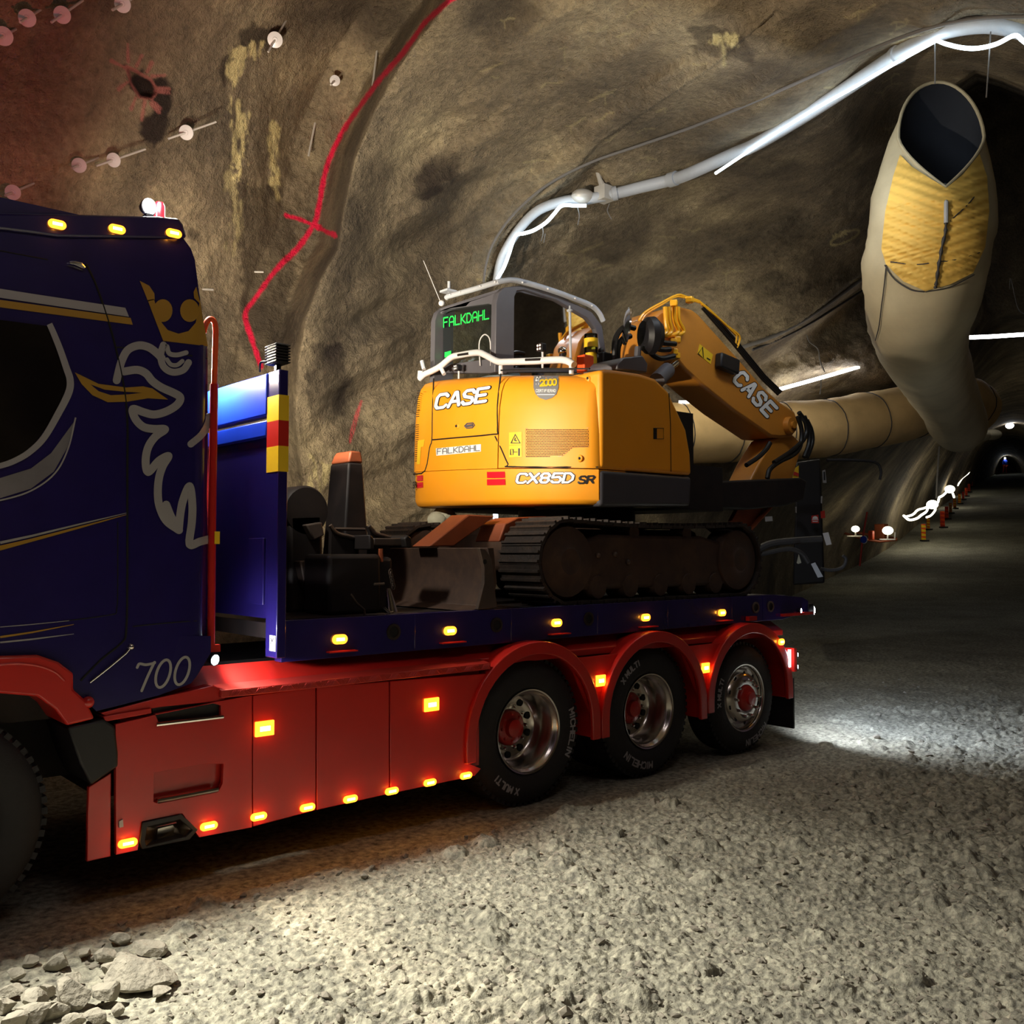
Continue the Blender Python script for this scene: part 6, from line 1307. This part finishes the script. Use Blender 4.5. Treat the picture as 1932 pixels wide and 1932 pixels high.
m_ = MB(); m_.tube([at(1596, 1002, 37.5), at(1692, 1016, 37.5)], .05, 8); m_.build('trolley_rail', 'rust_lit_plate', tr)
m_ = MB(); q = np.array(at(1663, 1003, 37)); m_.box(q[0] - .2, q[0] + .2, q[1] - .2, q[1] + .2, q[2] - .3, q[2] + .3); m_.build('trolley_box', 'rust_lit_plate', tr, bevel=.03)
m_ = MB(); m_.tube([at(1688, 1018, 36.5), at(1689, 1004, 36.5)], .03, 6); m_.build('trolley_post', 'galvanised', tr)
sg = thing('round_sign', tuple(at(1622, 1068, 30)), 'blue round road sign on a thin red pole before the lamps', 'sign')
m_ = MB(); m_.tube([at(1622, 1068, 30), at(1627, 1020, 30), at(1636, 966, 30)], .03, 8); m_.build('sign_pole', 'barrier_red', sg)
def disc(mb, c, r, n, h=.02): b = MB(); b.lathe([(.001, h), (r, h), (r, -h), (.001, -h)], (0, 0, 0), 'z', 24); m3 = Vector(n).to_track_quat('Z', 'Y').to_matrix(); mb.add([tuple(np.array(m3 @ Vector(v)) + np.array(c)) for v in b.v], b.f)
m_ = MB(); disc(m_, at(1629, 1018, 29.95), .11, -FWD + .3 * _r); m_.build('sign_face', 'sign_blue', sg); m_ = MB(); disc(m_, at(1630, 1018, 30.0), .13, -FWD + .3 * _r, .012); m_.build('sign_rim', 'white_film', sg)
m_ = MB(); m_.tube([at(1772, 842, 46), at(1768, 905, 46), at(1767, 940, 46)], .05, 8); thing_mesh(m_, 'hanging_pole', 'cable', 'long thin pole hanging above the light rope tangle', 'pole', tuple(at(1772, 842, 46)))
# dark cabin with safety signs beyond the bed
cb2 = thing('site_container', tuple(at(1530, 1090, 15.5)), 'dark site container behind the excavator carrying safety signs', 'container')
def quad_box(name, px, d0, d1, mt, par, bev=.0):
    m_ = MB(); m_.loft([[at(a, b, d0) for a, b in px], [at(a, b, d1) for a, b in px]]); return m_.build(name, mt, par, bevel=bev)
quad_box('container_body', [(1502, 872), (1548, 866), (1556, 1100), (1496, 1104)], 15.5, 17.5, 'black_plastic', cb2, .03)
quad_box('hazard_corner', [(1495, 902), (1499, 884), (1507, 878), (1507, 902)], 15.3, 15.45, 'yellow_film', cb2)
quad_box('hazard_stripe', [(1496, 896), (1497, 889), (1507, 893), (1507, 899)], 15.26, 15.3, 'barrier_red', cb2)
def flat_sign(name, px, d, mt, label, cat='sign', extra=None):
    c = np.mean(np.array(px), 0); o = thing(name, tuple(at(c[0], c[1], d)), label, cat); quad_box('sign_panel', px, d, d + .03, mt, o)
    if extra: extra(o, d)
    return o
def dome(o, d):
    m_ = MB(); pts = [(1538 + 5.2 * math.cos(t), 979 - 5.5 * math.sin(t)) for t in np.linspace(0, math.pi, 12)]; m_.add([at(a, b, d - .01) for a, b in pts], [tuple(range(12))])
    m_.add([at(a, b, d - .01) for a, b in [(1532, 980), (1544, 980), (1544, 981.2), (1532, 981.2)]], [(0, 1, 2, 3)]); m_.add([at(a, b, d - .01) for a, b in [(1533, 983), (1543, 983), (1543, 984.5), (1533, 984.5)]], [(0, 1, 2, 3)]); m_.build('sign_symbol', 'white_film', o, smooth=0)
flat_sign('safety_sign', [(1531, 973), (1544, 971), (1545, 987), (1531, 987)], 15.2, 'barrier_red', 'red safety sign with a white helmet-shaped dome symbol', extra=dome)
flat_sign('safety_sign', [(1548, 965), (1556, 963), (1557, 977), (1549, 978)], 15.3, 'barrier_red', 'small dim red sign just right of the dome sign')
def tagx(o, d): quad_box('tag_slot', [(1553.5, 890), (1556.5, 890), (1557.5, 906), (1554, 906)], d - .02, d - .005, 'ink', o)
flat_sign('white_tag', [(1551.5, 888), (1557, 886), (1559.5, 911), (1552.5, 911)], 15.2, 'silver_film', 'upright pale tag with a dark slot, uppermost on the dark container', 'tag', tagx)
flat_sign('white_tag', [(1549, 936), (1552, 936), (1551, 950), (1548.5, 949)], 15.3, 'silver_film', 'thin white tag above the red safety signs', 'tag')
flat_sign('white_tag', [(1500.5, 956), (1503, 956), (1503, 968), (1501, 967)], 15.3, 'silver_film', 'thin white tag on the left face of the container', 'tag')
flat_sign('white_tag', [(1443, 975), (1457, 974), (1458, 983), (1444, 984)], 13.5, 'silver_film', 'small dim greenish plate right of the bucket link', 'tag')
flat_sign('leaning_board', [(1552, 1006), (1563, 1004), (1569, 1027), (1559, 1029)], 14.5, 'white_paint', 'pale board leaning aslant at the foot of the container', 'board')
flat_sign('leaning_board', [(1530, 1064), (1538, 1061), (1553, 1088), (1543, 1090)], 13.0, 'pipe_grey', 'grey plank lying aslant lower right of the container', 'board')
flat_sign('white_rag', [(1503, 1062), (1507, 1045), (1512, 1062), (1506, 1064)], 12.5, 'rag', 'small white triangular scrap caught behind the track', 'rag')
for l, r_, lb in (([(1420, 1043), (1450, 1027), (1490, 1021), (1550, 1017)], .05, 'thick dark hose sagging behind the excavator track, uppermost'), ([(1420, 1050), (1462, 1040), (1490, 1036), (1512, 1044), (1525, 1062)], .035, 'dark hose curving down behind the track, below the first'), ([(1548, 1073), (1570, 1076), (1590, 1070), (1596, 1055), (1590, 1048)], .025, 'thin hose loop on the ground right of the grey plank'), ([(1560, 868), (1600, 868), (1650, 872), (1662, 888), (1660, 905)], .03, 'thin pale hose draped along the top of the dark recess')):
    d = 13.5 if l[0][1] > 900 else 20; m_ = MB(); m_.tube(spline([at(a, b, d) for a, b in l], 4), r_, 8); thing_mesh(m_, 'supply_hose', 'cable_dark', lb, 'hose', tuple(at(*l[0], d)), 'hoses around the dark container')
# a person walking far up the road
PD_ = 103.0
def pw(px, py, dd=0.0): return Vector(at(px, py, PD_ + dd))
J = {'pel': (1896.2, 878), 'chest': (1896.3, 871.2), 'neck': (1896.1, 867.6), 'head': (1895.9, 865.3), 'top': (1895.8, 863.4), 'shl': (1893.2, 868.6), 'ell': (1891.9, 873), 'hal': (1892.2, 877), 'shr': (1899.3, 868.6), 'elr': (1900.8, 873), 'har': (1900.2, 877), 'hil': (1894.8, 879), 'knl': (1893.6, 885.5), 'anl': (1892.4, 892.2), 'fol': (1891.2, 892.8), 'hir': (1897.6, 879), 'knr': (1898.2, 885.5), 'anr': (1899.4, 892.4), 'for': (1898.4, 893.2)}
ED = [('pel', 'chest'), ('chest', 'neck'), ('neck', 'head'), ('head', 'top'), ('chest', 'shl'), ('shl', 'ell'), ('ell', 'hal'), ('chest', 'shr'), ('shr', 'elr'), ('elr', 'har'), ('pel', 'hil'), ('hil', 'knl'), ('knl', 'anl'), ('anl', 'fol'), ('pel', 'hir'), ('hir', 'knr'), ('knr', 'anr'), ('anr', 'for')]
RD = {'pel': .16, 'chest': .19, 'neck': .07, 'head': .115, 'top': .09, 'shl': .085, 'ell': .06, 'hal': .05, 'shr': .085, 'elr': .06, 'har': .05, 'hil': .11, 'knl': .075, 'anl': .06, 'fol': .05, 'hir': .11, 'knr': .075, 'anr': .06, 'for': .05}
def skin(name, keys, edges, scale, mt, parent, root):
    idx = {k: i for i, k in enumerate(keys)}; o3 = Vector(WLOC[parent.name])
    me = bpy.data.meshes.new(name); me.from_pydata([tuple(pw(*J[k]) - o3) for k in keys], [(idx[a], idx[b]) for a, b in edges], []); ob = bpy.data.objects.new(name, me); COL.objects.link(ob); ob.parent = parent
    ob.modifiers.new('skin', 'SKIN')
    for k in keys:
        sv = me.skin_vertices[0].data[idx[k]]; sv.radius = (RD[k] * scale, RD[k] * scale); sv.use_root = (k == root)
    sb = ob.modifiers.new('sub', 'SUBSURF'); sb.levels = 1; sb.render_levels = 1; me.materials.append(MATS[mt]); return ob
per = thing('person', tuple(at(1896, 893, PD_)), 'person in a blue jacket with a headlamp walking far up the road', 'person')
skin('body', list(J), ED, 0.92, 'skin', per, 'pel')
up_ = ['pel', 'chest', 'neck', 'shl', 'ell', 'hal', 'shr', 'elr', 'har']; skin('jacket', up_, [e for e in ED if e[0] in up_ and e[1] in up_], 1.12, 'jacket_blue', per, 'pel')
lo_ = ['pel', 'hil', 'knl', 'anl', 'hir', 'knr', 'anr']; skin('trousers', lo_, [e for e in ED if e[0] in lo_ and e[1] in lo_], 1.1, 'trousers_orange', per, 'pel')
m_ = MB(); m_.ball(pw(1895.9, 863.9, -.02), .14, 8, (1, 1, .7)); m_.build('helmet', 'white_film', per); m_ = MB(); m_.ball(pw(1896.3, 864.6, -.18), .07, 6); m_.build('headlamp', 'white_led', per)
